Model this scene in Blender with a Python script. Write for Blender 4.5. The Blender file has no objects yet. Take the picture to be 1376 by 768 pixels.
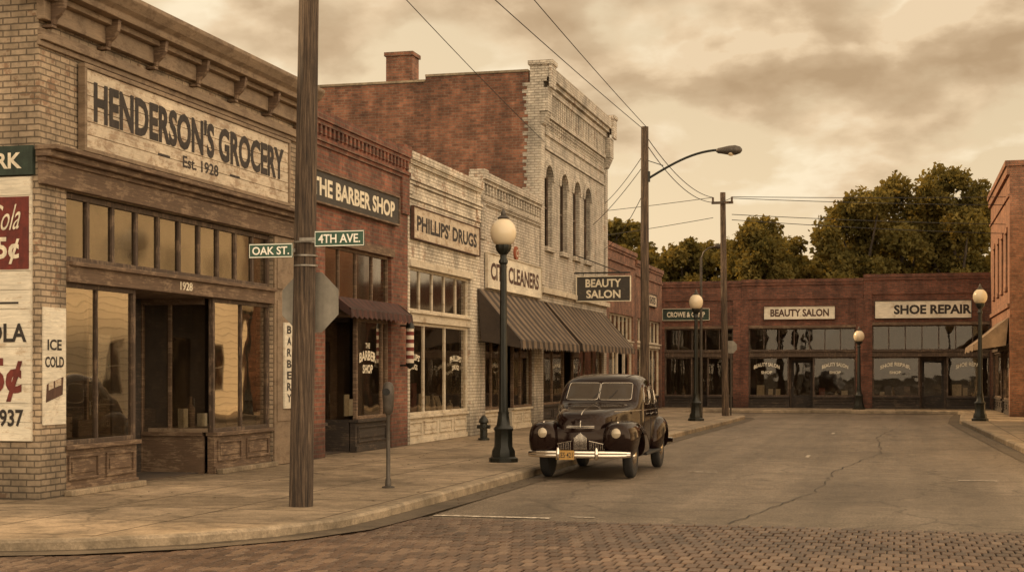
import bpy, bmesh, math, random
import numpy as np
from mathutils import Vector, Matrix
from mathutils.bvhtree import BVHTree
from mathutils.geometry import tessellate_polygon
random.seed(7)
D=bpy.data; SC=bpy.context.scene; COL=SC.collection
# ---------------- survey of the place (constants used to measure positions on real planes)
TH=math.atan(522/2000.); S_=math.sin(TH); C_=math.cos(TH); EYE=1.75; F_=2000.
XF=-10.5; YB=68.3; XR=3.82
def FD(px,X=XF): return F_*X/(C_*(px-1210.))
def FY(px,X=XF): return (FD(px,X)+X*S_)/C_
def FZ(px,py,X=XF): return EYE+(500-py)*FD(px,X)/F_
def BD(px,Y=YB): r=(px-688)/F_; return Y/(C_+S_*r)
def BX(px,Y=YB): r=(px-688)/F_; return BD(px,Y)*(-S_+C_*r)
def BZ(px,py,Y=YB): return EYE+(500-py)*BD(px,Y)/F_
SW=0.14
# ---------------- helpers
class Frame:
    def __init__(s,O,U,W): s.O=Vector(O); s.U=Vector(U); s.W=Vector(W); s.V=Vector((0,0,1))
    def p(s,u,v,w): return s.O+s.U*u+s.V*v+s.W*w
ID=Frame((0,0,0),(1,0,0),(0,1,0))   # p(x,z,y)
FE=Frame((XF,0,0),(0,1,0),(1,0,0))
def FS(Y): return Frame((0,Y,0),(1,0,0),(0,-1,0))
FR=Frame((XR,0,0),(0,1,0),(-1,0,0))
def root(name,loc,label,cat,group=None):
    e=D.objects.new(name,None); e.empty_display_size=.3; e.location=loc; COL.objects.link(e)
    e["label"]=label; e["category"]=cat
    if group: e["group"]=group
    return e
def rootof(o):
    while o.parent: o=o.parent
    return o
class MB:
    def __init__(s,fr=ID): s.v=[]; s.f=[]; s.fr=fr
    def add(s,vs,fs):
        n=len(s.v); s.v+= [Vector(a) for a in vs]; s.f+=[tuple(i+n for i in f) for f in fs]; return s
    def box(s,u0,u1,v0,v1,w0,w1):
        p=s.fr.p
        vs=[p(u,v,w) for w in (w0,w1) for v in (v0,v1) for u in (u0,u1)]
        return s.add(vs,[(0,1,3,2),(4,6,7,5),(0,4,5,1),(2,3,7,6),(0,2,6,4),(1,5,7,3)])
    def prism(s,pts,w0,w1):
        n=len(pts); p=s.fr.p
        vs=[p(u,v,w0) for u,v in pts]+[p(u,v,w1) for u,v in pts]
        return s.add(vs,[tuple(range(n)),tuple(range(2*n-1,n-1,-1))]+[(i,(i+1)%n,n+(i+1)%n,n+i) for i in range(n)])
    def prismu(s,pts,u0,u1):
        n=len(pts); p=s.fr.p
        vs=[p(u0,v,w) for w,v in pts]+[p(u1,v,w) for w,v in pts]
        return s.add(vs,[tuple(range(n)),tuple(range(2*n-1,n-1,-1))]+[(i,(i+1)%n,n+(i+1)%n,n+i) for i in range(n)])
    def quad(s,a,b,c,d): return s.add([s.fr.p(*q) for q in (a,b,c,d)],[(0,1,2,3)])
    def cyl(s,a,b,r0,r1=None,n=12,cap=True):
        a=Vector(a);b=Vector(b); r1=r0 if r1 is None else r1
        z=(b-a).normalized(); x=z.orthogonal().normalized(); y=z.cross(x)
        vs=[]
        for c,r in ((a,r0),(b,r1)):
            for i in range(n):
                t=2*math.pi*i/n; vs.append(c+(x*math.cos(t)+y*math.sin(t))*r)
        fs=[(i,(i+1)%n,n+(i+1)%n,n+i) for i in range(n)]
        if cap: fs+=[tuple(range(n-1,-1,-1)),tuple(range(n,2*n))]
        return s.add(vs,fs)
    def lathe(s,c,prof,n=20,axis='z',flute=0):
        c=Vector(c); vs=[];fs=[]
        for r,h in prof:
            for i in range(n):
                t=2*math.pi*i/n; rr=r*(1-(flute if i%2 else 0))
                if axis=='z': vs.append(c+Vector((rr*math.cos(t),rr*math.sin(t),h)))
                elif axis=='x': vs.append(c+Vector((h,rr*math.cos(t),rr*math.sin(t))))
                else: vs.append(c+Vector((rr*math.cos(t),h,rr*math.sin(t))))
        m=len(prof)
        for j in range(m-1):
            for i in range(n):
                fs.append((j*n+i,j*n+(i+1)%n,(j+1)*n+(i+1)%n,(j+1)*n+i))
        fs.append(tuple(range(n-1,-1,-1))); fs.append(tuple((m-1)*n+i for i in range(n)))
        return s.add(vs,fs)
    def tube(s,pts,r,n=6,closed=False):
        pts=[Vector(p) for p in pts]; m=len(pts); vs=[];fs=[]
        for k,p in enumerate(pts):
            if closed: t=pts[(k+1)%m]-pts[k-1]
            else: t=pts[min(k+1,m-1)]-pts[max(k-1,0)]
            t.normalize()
            up=Vector((0,0,1)) if abs(t.z)<.9 else Vector((0,1,0))
            x=t.cross(up).normalized(); y=x.cross(t)
            for i in range(n):
                a=2*math.pi*i/n; vs.append(p+(x*math.cos(a)+y*math.sin(a))*r)
        for k in range(m if closed else m-1):
            k2=(k+1)%m
            for i in range(n): fs.append((k*n+i,k*n+(i+1)%n,k2*n+(i+1)%n,k2*n+i))
        if not closed: fs+=[tuple(range(n-1,-1,-1)),tuple((m-1)*n+i for i in range(n))]
        return s.add(vs,fs)
    def wall(s,u0,u1,v0,v1,w0,w1,ops):
        us=sorted(set([u0,u1]+[a for o in ops for a in o[:2]])); vs=sorted(set([v0,v1]+[a for o in ops for a in o[2:4]]))
        us=[u for u in us if u0<=u<=u1]; vs=[v for v in vs if v0<=v<=v1]
        def solid(i,j):
            if i<0 or j<0 or i>=len(us)-1 or j>=len(vs)-1: return False
            cu=(us[i]+us[i+1])/2; cv=(vs[j]+vs[j+1])/2
            return not any(o[0]<cu<o[1] and o[2]<cv<o[3] for o in ops)
        for i in range(len(us)-1):
            for j in range(len(vs)-1):
                if not solid(i,j): continue
                a,b,c,d=us[i],us[i+1],vs[j],vs[j+1]
                s.quad((a,c,w1),(b,c,w1),(b,d,w1),(a,d,w1)); s.quad((a,c,w0),(a,d,w0),(b,d,w0),(b,c,w0))
                if not solid(i-1,j): s.quad((a,c,w0),(a,c,w1),(a,d,w1),(a,d,w0))
                if not solid(i+1,j): s.quad((b,c,w1),(b,c,w0),(b,d,w0),(b,d,w1))
                if not solid(i,j-1): s.quad((a,c,w0),(b,c,w0),(b,c,w1),(a,c,w1))
                if not solid(i,j+1): s.quad((a,d,w1),(b,d,w1),(b,d,w0),(a,d,w0))
        return s
    def obj(s,name,mat,parent=None,smooth=False,bevel=0,label=None,fixn=True):
        o0=Vector((0,0,0)) if parent is None else Vector(rootof(parent).location)
        me=D.meshes.new(name); me.from_pydata([tuple(v-o0) for v in s.v],[],s.f); me.materials.append(mat)
        if fixn:
            bm=bmesh.new(); bm.from_mesh(me); bmesh.ops.recalc_face_normals(bm,faces=bm.faces); bm.to_mesh(me); bm.free()
        if smooth:
            me.polygons.foreach_set('use_smooth',[True]*len(me.polygons))
            try: me.set_sharp_from_angle(angle=math.radians(smooth if smooth>1 else 40))
            except Exception: pass
        o=D.objects.new(name,me); COL.objects.link(o)
        if parent is not None: o.parent=parent
        if bevel:
            m=o.modifiers.new('b','BEVEL'); m.width=bevel; m.segments=2; m.limit_method='ANGLE'
        if label: o["label"]=label
        return o
# ---------------- materials
def nm(name):
    m=D.materials.new(name); m.use_nodes=True; nt=m.node_tree; b=nt.nodes['Principled BSDF']; return m,nt,b
def N(nt,t,**k):
    n=nt.nodes.new(t)
    for a,v in k.items():
        if a.startswith('i_'):
            key=a[2:]; key=int(key) if key.isdigit() else key.replace('_',' ')
            n.inputs[key].default_value=v
        else: setattr(n,a,v)
    return n
def c4(c): return (c[0],c[1],c[2],1)
def L(nt,a,b): nt.links.new(a,b)
def ramp(nt,inp,stops):
    r=N(nt,'ShaderNodeValToRGB'); e=r.color_ramp.elements
    while len(e)<len(stops): e.new(.5)
    for x,(p,c) in zip(e,stops):
        x.position=p; x.color=c4(c) if not isinstance(c,(int,float)) else (c,c,c,1)
    L(nt,inp,r.inputs[0]); return r.outputs[0]
def mix(nt,mode,fac,a,b):
    m=N(nt,'ShaderNodeMix',data_type='RGBA',blend_type=mode)
    for i,x in ((0,fac),(6,a),(7,b)):
        if isinstance(x,(int,float)): m.inputs[i].default_value=x if i==0 else (x,x,x,1)
        elif isinstance(x,(tuple,list)): m.inputs[i].default_value=c4(x)
        else: L(nt,x,m.inputs[i])
    return m.outputs[2]
def mapping(nt,src,scale):
    m=N(nt,'ShaderNodeMapping'); m.inputs['Scale'].default_value=scale; L(nt,src,m.inputs['Vector']); return m.outputs[0]
def noise(nt,vec,scale,detail=4,rough=.6,dist=0):
    n=N(nt,'ShaderNodeTexNoise'); n.inputs['Scale'].default_value=scale; n.inputs['Detail'].default_value=detail
    n.inputs['Roughness'].default_value=rough; n.inputs['Distortion'].default_value=dist
    L(nt,vec,n.inputs['Vector']); return n.outputs[0]
def bump(nt,b,h,strength=.3,dist=.02):
    n=N(nt,'ShaderNodeBump'); n.inputs['Strength'].default_value=strength; n.inputs['Distance'].default_value=dist
    L(nt,h,n.inputs['Height']); L(nt,n.outputs[0],b.inputs['Normal']); return n
def plain(name,c,rough=.7,metal=0,var=.25,scale=3,obj=False,coat=0,bmp=.15,streak=True):
    m,nt,b=nm(name)
    src=N(nt,'ShaderNodeTexCoord').outputs['Object'] if obj else N(nt,'ShaderNodeNewGeometry').outputs['Position']
    n1=noise(nt,src,scale,4,.65)
    f=ramp(nt,n1,[(.3,1-var),(.7,1+var*.3)]); col=mix(nt,'MULTIPLY',1,c,f)
    if streak: col=mix(nt,'MULTIPLY',var,col,ramp(nt,noise(nt,mapping(nt,src,(5,5,.5)),scale*.6,2),[(.35,.45),(.65,1)]))
    L(nt,col,b.inputs['Base Color']); b.inputs['Roughness'].default_value=rough; b.inputs['Metallic'].default_value=metal
    if bmp: bump(nt,b,noise(nt,src,scale*8,2),bmp,.01)
    return m
def wood(name,c,c2,rough=.75,peel=.55,axis='u'):
    m,nt,b=nm(name); pos=N(nt,'ShaderNodeNewGeometry').outputs['Position']
    g=noise(nt,mapping(nt,pos,(1.2,1.2,14) if axis=='u' else (14,14,1.2)),3,4,.7)
    n1=noise(nt,mapping(nt,pos,(1,1,1.8)),2.6,6,.78,.3); add=N(nt,'ShaderNodeMath',operation='ADD'); L(nt,n1,add.inputs[0])
    sc=N(nt,'ShaderNodeMath',operation='MULTIPLY',i_1=.6); L(nt,g,sc.inputs[0]); L(nt,sc.outputs[0],add.inputs[1])
    fac=ramp(nt,add.outputs[0],[(peel+.22,0.),(peel+.33,.85)])
    base=mix(nt,'MULTIPLY',.6,c,ramp(nt,g,[(.3,.45),(.7,1.15)]))
    base=mix(nt,'MULTIPLY',.5,base,ramp(nt,noise(nt,pos,.9,3,.6),[(.3,.5),(.65,1.1)]))
    col=mix(nt,'MIX',fac,base,mix(nt,'MULTIPLY',.8,c2,ramp(nt,g,[(.3,.5),(.7,1.2)])))
    L(nt,col,b.inputs['Base Color']); b.inputs['Roughness'].default_value=rough
    bump(nt,b,g,.5,.008); return m
def brick(name,c1,c2,mortar,under=None,peel=.6,bw=.225,bh=.08,dirt=.5,seed=0,ms=.010):
    m,nt,b=nm(name); pos=N(nt,'ShaderNodeNewGeometry').outputs['Position']
    sep=N(nt,'ShaderNodeSeparateXYZ'); L(nt,pos,sep.inputs[0])
    a=N(nt,'ShaderNodeMath',operation='ADD'); L(nt,sep.outputs[0],a.inputs[0]); L(nt,sep.outputs[1],a.inputs[1])
    cb=N(nt,'ShaderNodeCombineXYZ'); L(nt,a.outputs[0],cb.inputs[0]); L(nt,sep.outputs[2],cb.inputs[1])
    wn=N(nt,'ShaderNodeTexNoise'); wn.inputs['Scale'].default_value=9; wn.inputs['Detail'].default_value=1; L(nt,pos,wn.inputs['Vector'])
    wv=N(nt,'ShaderNodeVectorMath',operation='MULTIPLY_ADD'); L(nt,wn.outputs[1],wv.inputs[0]); wv.inputs[1].default_value=(.012,.012,0); L(nt,cb.outputs[0],wv.inputs[2])
    bt=N(nt,'ShaderNodeTexBrick'); L(nt,wv.outputs[0],bt.inputs['Vector'])
    for k_,v_ in (('Scale',1),('Brick Width',bw),('Row Height',bh),('Mortar Size',ms),('Mortar Smooth',.2),('Bias',-.1)): bt.inputs[k_].default_value=v_
    bt.inputs['Color1'].default_value=c4(c1); bt.inputs['Color2'].default_value=c4(c2); bt.inputs['Mortar'].default_value=c4(mortar)
    n1=noise(nt,pos,1.1+seed*.1,6,.7,.3); n2=noise(nt,pos,7,3,.7); n3=noise(nt,mapping(nt,pos,(1,1,.22)),1.6,3,.6)
    col=bt.outputs[0]
    if under:
        bu=N(nt,'ShaderNodeTexBrick'); L(nt,wv.outputs[0],bu.inputs['Vector'])
        for k_,v_ in (('Scale',1),('Brick Width',bw),('Row Height',bh),('Mortar Size',ms)): bu.inputs[k_].default_value=v_
        bu.inputs['Color1'].default_value=c4(under); bu.inputs['Color2'].default_value=c4([x*.6 for x in under]); bu.inputs['Mortar'].default_value=c4([x*.7 for x in mortar])
        ad=N(nt,'ShaderNodeMath',operation='ADD'); L(nt,n1,ad.inputs[0])
        s2=N(nt,'ShaderNodeMath',operation='MULTIPLY',i_1=.6); L(nt,n2,s2.inputs[0]); L(nt,s2.outputs[0],ad.inputs[1])
        col=mix(nt,'MIX',ramp(nt,ad.outputs[0],[(peel+.25,0.),(peel+.33,.85)]),col,bu.outputs[0])
    col=mix(nt,'MULTIPLY',dirt,col,ramp(nt,n1,[(.3,.38),(.62,1.2)]))
    col=mix(nt,'MULTIPLY',dirt*.9,col,ramp(nt,n3,[(.35,.33),(.6,1.08)]))
    col=mix(nt,'MULTIPLY',.5,col,ramp(nt,n2,[(.3,.45),(.7,1.3)]))
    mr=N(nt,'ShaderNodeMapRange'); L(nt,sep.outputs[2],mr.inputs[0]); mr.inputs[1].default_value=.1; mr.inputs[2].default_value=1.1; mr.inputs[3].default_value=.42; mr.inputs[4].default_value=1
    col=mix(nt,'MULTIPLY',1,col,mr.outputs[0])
    L(nt,col,b.inputs['Base Color']); b.inputs['Roughness'].default_value=.9
    inv=N(nt,'ShaderNodeMath',operation='MULTIPLY_ADD',i_1=-1.,i_2=1.); L(nt,bt.outputs[1],inv.inputs[0])
    ad2=N(nt,'ShaderNodeMath',operation='MULTIPLY_ADD',i_1=.5); L(nt,n2,ad2.inputs[0]); L(nt,inv.outputs[0],ad2.inputs[2])
    bump(nt,b,ad2.outputs[0],.9,.018); return m
def glassmat(name,tint,base,rough=.02,gcol=(1,.93,.84),fm=1.2,grime=.22):
    m=D.materials.new(name); m.use_nodes=True; nt=m.node_tree; nt.nodes.clear()
    out=N(nt,'ShaderNodeOutputMaterial'); t=N(nt,'ShaderNodeBsdfTransparent'); t.inputs[0].default_value=c4(tint)
    g=N(nt,'ShaderNodeBsdfGlossy'); g.inputs[0].default_value=c4(gcol); g.inputs['Roughness'].default_value=rough
    fr=N(nt,'ShaderNodeFresnel'); fr.inputs[0].default_value=1.5
    ma=N(nt,'ShaderNodeMath',operation='MULTIPLY_ADD',use_clamp=True); L(nt,fr.outputs[0],ma.inputs[0]); ma.inputs[1].default_value=fm; ma.inputs[2].default_value=base
    pos=N(nt,'ShaderNodeNewGeometry').outputs['Position']
    bn=N(nt,'ShaderNodeBump'); bn.inputs['Strength'].default_value=.12; bn.inputs['Distance'].default_value=.02; L(nt,noise(nt,pos,1.6,1),bn.inputs['Height'])
    L(nt,bn.outputs[0],g.inputs['Normal'])
    mx=N(nt,'ShaderNodeMixShader'); L(nt,ma.outputs[0],mx.inputs[0]); L(nt,t.outputs[0],mx.inputs[1]); L(nt,g.outputs[0],mx.inputs[2]); 
    df=N(nt,'ShaderNodeBsdfDiffuse'); df.inputs[0].default_value=(.20,.145,.09,1)
    mx2=N(nt,'ShaderNodeMixShader'); L(nt,ramp(nt,noise(nt,pos,2.2,4,.7),[(.4,.01),(.75,grime)]),mx2.inputs[0]); L(nt,mx.outputs[0],mx2.inputs[1]); L(nt,df.outputs[0],mx2.inputs[2])
    L(nt,mx2.outputs[0],out.inputs[0]); return m
GLASS=glassmat('shop_glass',(.85,.8,.7),.22,grime=.07)
BGLASS=glassmat('far_shop_glass',(.6,.55,.47),.012,fm=.8,grime=.05)
TGLASS=glassmat('transom_glass',(.3,.25,.18),.10,.08,grime=.14)
UGLASS=glassmat('upper_glass',(.2,.17,.14),.02,.05,fm=.5,grime=.06)
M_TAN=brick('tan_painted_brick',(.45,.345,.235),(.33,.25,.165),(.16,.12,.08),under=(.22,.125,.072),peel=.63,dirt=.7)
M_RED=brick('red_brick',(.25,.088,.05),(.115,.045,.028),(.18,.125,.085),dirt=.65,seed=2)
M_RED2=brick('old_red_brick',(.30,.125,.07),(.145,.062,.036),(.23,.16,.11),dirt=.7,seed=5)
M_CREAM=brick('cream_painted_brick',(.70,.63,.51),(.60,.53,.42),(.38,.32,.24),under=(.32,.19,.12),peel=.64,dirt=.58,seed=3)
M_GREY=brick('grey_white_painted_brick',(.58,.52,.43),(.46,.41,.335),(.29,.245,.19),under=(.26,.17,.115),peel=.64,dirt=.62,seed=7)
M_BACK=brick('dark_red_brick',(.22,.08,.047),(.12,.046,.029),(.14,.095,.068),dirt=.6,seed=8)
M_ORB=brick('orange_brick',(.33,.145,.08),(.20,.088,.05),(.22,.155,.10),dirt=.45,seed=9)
M_WOODB=wood('brown_weathered_timber',(.125,.076,.044),(.22,.15,.093),peel=.58)
M_WOODT=wood('tan_weathered_timber',(.26,.185,.118),(.12,.078,.046),peel=.58)
M_WOODV=wood('dark_frame_timber',(.075,.047,.029),(.17,.115,.072),peel=.60,axis='v')
M_CREAMW=wood('cream_painted_timber',(.60,.52,.395),(.26,.185,.115),peel=.62)
M_DARKW=wood('dark_painted_timber',(.034,.024,.017),(.09,.062,.04),peel=.62)
M_SIGNW=wood('cream_sign_board',(.62,.52,.385),(.27,.185,.118),peel=.56)
M_SIGNC=wood('white_sign_board',(.76,.69,.55),(.40,.31,.21),peel=.64)
M_SIGND=wood('dark_sign_board',(.045,.038,.030),(.10,.07,.048),peel=.66)
M_INK=plain('dark_sign_paint',(.038,.028,.022),.8,var=.5,scale=9)
M_INKB=plain('brown_sign_paint',(.09,.042,.025),.8,var=.4,scale=9)
M_INKL=plain('cream_sign_paint',(.74,.66,.50),.8,var=.3,scale=9)
M_INKR=plain('faded_red_paint',(.17,.028,.018),.8,var=.5,scale=6)
M_GREENP=plain('faded_green_paint',(.030,.048,.032),.8,var=.5,scale=6)
M_STGREEN=plain('street_sign_green',(.022,.08,.044),.45,var=.3,scale=12,bmp=.05)
M_STW=plain('street_sign_white',(.85,.82,.72),.5,var=.1)
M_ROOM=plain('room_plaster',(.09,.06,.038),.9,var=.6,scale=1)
M_ROOF=plain('tar_roof',(.05,.045,.04),.95)
M_IRON=plain('dark_iron',(.018,.019,.014),.42,.35,var=.4,scale=8)
M_STEEL=plain('galvanised_steel',(.30,.27,.23),.45,.7,var=.4,scale=8)
M_METER=plain('dark_meter_metal',(.085,.07,.055),.5,.4,var=.4,scale=10)
M_GALV=plain('dull_sign_metal',(.27,.245,.20),.6,.15,var=.3,scale=4)
M_GLOBE,ntg,bg=nm('milk_glass'); bg.inputs['Base Color'].default_value=(.62,.51,.35,1); bg.inputs['Roughness'].default_value=.2
M_CHROME,_,bc=nm('chrome'); bc.inputs['Base Color'].default_value=(.62,.56,.48,1); bc.inputs['Metallic'].default_value=1; bc.inputs['Roughness'].default_value=.14
M_CAR,_,bcar=nm('black_maroon_lacquer'); bcar.inputs['Base Color'].default_value=(.008,.0035,.003,1); bcar.inputs['Roughness'].default_value=.07; bcar.inputs['Specular IOR Level'].default_value=.28; bcar.inputs['Specular Tint'].default_value=(1,.8,.66,1)
M_TYRE=plain('tyre_rubber',(.018,.016,.014),.8,var=.3,scale=8,obj=True)
M_BLACK=plain('flat_black',(.012,.011,.010),.7,var=.2)
M_CARG,_,bcg=nm('car_glass'); bcg.inputs['Base Color'].default_value=(.045,.033,.022,1); bcg.inputs['Roughness'].default_value=.05; bcg.inputs['Specular IOR Level'].default_value=.28
M_PLATE=plain('plate_orange',(.42,.24,.06),.6,var=.2,scale=12)
M_PAPER=plain('paper_cream',(.6,.53,.4),.8,var=.3,scale=14)
M_REDB=plain('dark_red_box',(.16,.04,.028),.7,var=.3)
def polemat():
    m,nt,b=nm('old_pole_timber'); pos=N(nt,'ShaderNodeNewGeometry').outputs['Position']
    g=noise(nt,mapping(nt,pos,(16,16,.7)),2.2,6,.75); n=noise(nt,pos,1.2,3)
    col=ramp(nt,g,[(.34,(.014,.009,.006)),(.5,(.085,.055,.034)),(.68,(.235,.16,.10))])
    col=mix(nt,'MULTIPLY',.6,col,ramp(nt,n,[(.3,.5),(.7,1.15)])); L(nt,col,b.inputs['Base Color']); b.inputs['Roughness'].default_value=.85
    bump(nt,b,g,1.,.05); return m
M_POLE=polemat()
def awnmat(name,a,c,w,ax='Y'):
    m,nt,b=nm(name); pos=N(nt,'ShaderNodeNewGeometry').outputs['Position']; sep=N(nt,'ShaderNodeSeparateXYZ'); L(nt,pos,sep.inputs[0])
    mu=N(nt,'ShaderNodeMath',operation='MULTIPLY',i_1=2*math.pi/w); L(nt,sep.outputs[ax],mu.inputs[0])
    sn=N(nt,'ShaderNodeMath',operation='SINE'); L(nt,mu.outputs[0],sn.inputs[0])
    ma=N(nt,'ShaderNodeMath',operation='MULTIPLY_ADD',i_1=.5,i_2=.5); L(nt,sn.outputs[0],ma.inputs[0])
    col=mix(nt,'MIX',ramp(nt,ma.outputs[0],[(.45,0.),(.55,1.)]),a,c)
    col=mix(nt,'MULTIPLY',.8,col,ramp(nt,noise(nt,pos,1.8,4,.7),[(.3,.4),(.7,1.1)]))
    L(nt,col,b.inputs['Base Color']); b.inputs['Roughness'].default_value=.9
    bump(nt,b,noise(nt,pos,2.5,2),.5,.06); return m
M_AWN=awnmat('striped_canvas',(.17,.12,.078),(.042,.029,.02),.62)
M_AWNR=awnmat('dark_red_canvas',(.075,.026,.018),(.045,.018,.013),.3)
M_AWNX=awnmat('pale_striped_canvas',(.30,.21,.13),(.10,.067,.042),.5)
def clap():
    m,nt,b=nm('pale_clapboard'); pos=N(nt,'ShaderNodeNewGeometry').outputs['Position']; sep=N(nt,'ShaderNodeSeparateXYZ'); L(nt,pos,sep.inputs[0])
    mo=N(nt,'ShaderNodeMath',operation='FRACT'); mu=N(nt,'ShaderNodeMath',operation='MULTIPLY',i_1=4.0); L(nt,sep.outputs[2],mu.inputs[0]); L(nt,mu.outputs[0],mo.inputs[0])
    col=mix(nt,'MULTIPLY',1,(.82,.70,.50),ramp(nt,mo.outputs[0],[(.0,.3),(.14,1.),(1.,.9)]))
    L(nt,col,b.inputs['Base Color']); b.inputs['Roughness'].default_value=.8; return m
M_CLAP=clap()
# ---------------- ground materials
def asphalt():
    m,nt,b=nm('asphalt'); pos=N(nt,'ShaderNodeNewGeometry').outputs['Position']
    n1=noise(nt,pos,.25,4,.65,.5); n2=noise(nt,pos,38,3,.85); n3=noise(nt,mapping(nt,pos,(1.2,.07,1)),1,3,.6); n4=noise(nt,pos,2.5,4,.75)
    col=ramp(nt,n1,[(.3,(.14,.108,.078)),(.5,(.20,.156,.112)),(.72,(.26,.205,.15))])
    col=mix(nt,'MULTIPLY',.7,col,ramp(nt,n3,[(.3,.5),(.65,1.15)]))
    col=mix(nt,'MULTIPLY',.9,col,ramp(nt,n2,[(.35,.3),(.5,.9),(.65,2.0)]))
    col=mix(nt,'MULTIPLY',.65,col,ramp(nt,n4,[(.3,.45),(.7,1.25)]))
    wn=N(nt,'ShaderNodeTexNoise'); wn.inputs['Scale'].default_value=.9; wn.inputs['Detail'].default_value=5; L(nt,pos,wn.inputs['Vector'])
    wv=N(nt,'ShaderNodeVectorMath',operation='MULTIPLY_ADD'); L(nt,wn.outputs[1],wv.inputs[0]); wv.inputs[1].default_value=(1.4,1.4,0); L(nt,pos,wv.inputs[2])
    vo=N(nt,'ShaderNodeTexVoronoi',feature='DISTANCE_TO_EDGE'); vo.inputs['Scale'].default_value=.28; L(nt,wv.outputs[0],vo.inputs['Vector'])
    col=mix(nt,'MULTIPLY',.7,col,ramp(nt,vo.outputs[0],[(.0,.30),(.005,.5),(.010,1.)]))
    L(nt,col,b.inputs['Base Color']); b.inputs['Roughness'].default_value=.5; b.inputs['Specular Tint'].default_value=(1,.87,.7,1)
    bump(nt,b,n2,1.,.03); return m
def paving():
    m,nt,b=nm('brick_paving'); pos=N(nt,'ShaderNodeNewGeometry'); p=pos.outputs['Position']
    col=ramp(nt,pos.outputs['Random Per Island'],[(0.,(.050,.030,.021)),(.35,(.078,.047,.032)),(.7,(.105,.064,.043)),(1.,(.15,.10,.068))])
    col=mix(nt,'MULTIPLY',.45,col,ramp(nt,noise(nt,p,.6,4,.65),[(.3,.5),(.7,1.2)])); n2=noise(nt,p,25,3,.75); col=mix(nt,'MULTIPLY',.6,col,ramp(nt,n2,[(.3,.4),(.7,1.4)]))
    L(nt,col,b.inputs['Base Color']); b.inputs['Roughness'].default_value=.42; b.inputs['Specular IOR Level'].default_value=.5; b.inputs['Specular Tint'].default_value=(1,.87,.7,1)
    bump(nt,b,n2,.6,.012); return m
def concrete(name='concrete_pavement',joint=True,base=(.385,.295,.20)):
    m,nt,b=nm(name); pos=N(nt,'ShaderNodeNewGeometry').outputs['Position']
    n1=noise(nt,pos,.45,5,.68,.3); n2=noise(nt,pos,30,3,.75); n3=noise(nt,pos,3.5,4,.7)
    col=mix(nt,'MULTIPLY',.95,base,ramp(nt,n1,[(.3,.42),(.7,1.2)]))
    col=mix(nt,'MULTIPLY',.6,col,ramp(nt,n2,[(.3,.5),(.7,1.35)])); col=mix(nt,'MULTIPLY',.75,col,ramp(nt,n3,[(.32,.38),(.6,1.1)]))
    if joint:
        bt=N(nt,'ShaderNodeTexBrick',offset=0.); mp=N(nt,'ShaderNodeMapping'); mp.inputs['Location'].default_value=(.2,.3,0); L(nt,pos,mp.inputs[0]); L(nt,mp.outputs[0],bt.inputs['Vector'])
        for k_,v_ in (('Scale',1),('Brick Width',1.5),('Row Height',1.5),('Mortar Size',.018),('Mortar Smooth',.3),('Bias',0)): bt.inputs[k_].default_value=v_
        bt.inputs['Color1'].default_value=(1,1,1,1); bt.inputs['Color2'].default_value=(.70,.69,.67,1); bt.inputs['Mortar'].default_value=(.2,.18,.16,1)
        col=mix(nt,'MULTIPLY',1,col,bt.outputs[0])
        vo=N(nt,'ShaderNodeTexVoronoi',feature='DISTANCE_TO_EDGE'); vo.inputs['Scale'].default_value=.22
        wn=N(nt,'ShaderNodeTexNoise'); wn.inputs['Scale'].default_value=1.3; wn.inputs['Detail'].default_value=5; L(nt,pos,wn.inputs['Vector'])
        wv=N(nt,'ShaderNodeVectorMath',operation='MULTIPLY_ADD'); L(nt,wn.outputs[1],wv.inputs[0]); wv.inputs[1].default_value=(1.2,1.2,0); L(nt,pos,wv.inputs[2]); L(nt,wv.outputs[0],vo.inputs['Vector'])
        col=mix(nt,'MULTIPLY',.7,col,ramp(nt,vo.outputs[0],[(0.,.35),(.004,.6),(.008,1.)]))
    L(nt,col,b.inputs['Base Color']); b.inputs['Roughness'].default_value=.65; b.inputs['Specular Tint'].default_value=(1,.87,.7,1); bump(nt,b,n2,.6,.012); return m
M_ASPH=asphalt(); M_PAV=paving(); M_CONC=concrete(); M_KERB=concrete('kerb_concrete',False,(.32,.25,.17))
M_DIRT=plain('dry_ground',(.10,.085,.05),.95,var=.4,scale=.5)
def linepaint():
    m,nt,b=nm('worn_white_line'); pos=N(nt,'ShaderNodeNewGeometry').outputs['Position']
    n=noise(nt,pos,14,4,.75); L(nt,ramp(nt,n,[(.42,(.18,.14,.10)),(.56,(.62,.54,.43))]),b.inputs['Base Color']); b.inputs['Roughness'].default_value=.7; return m
M_LINE=linepaint()
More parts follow.
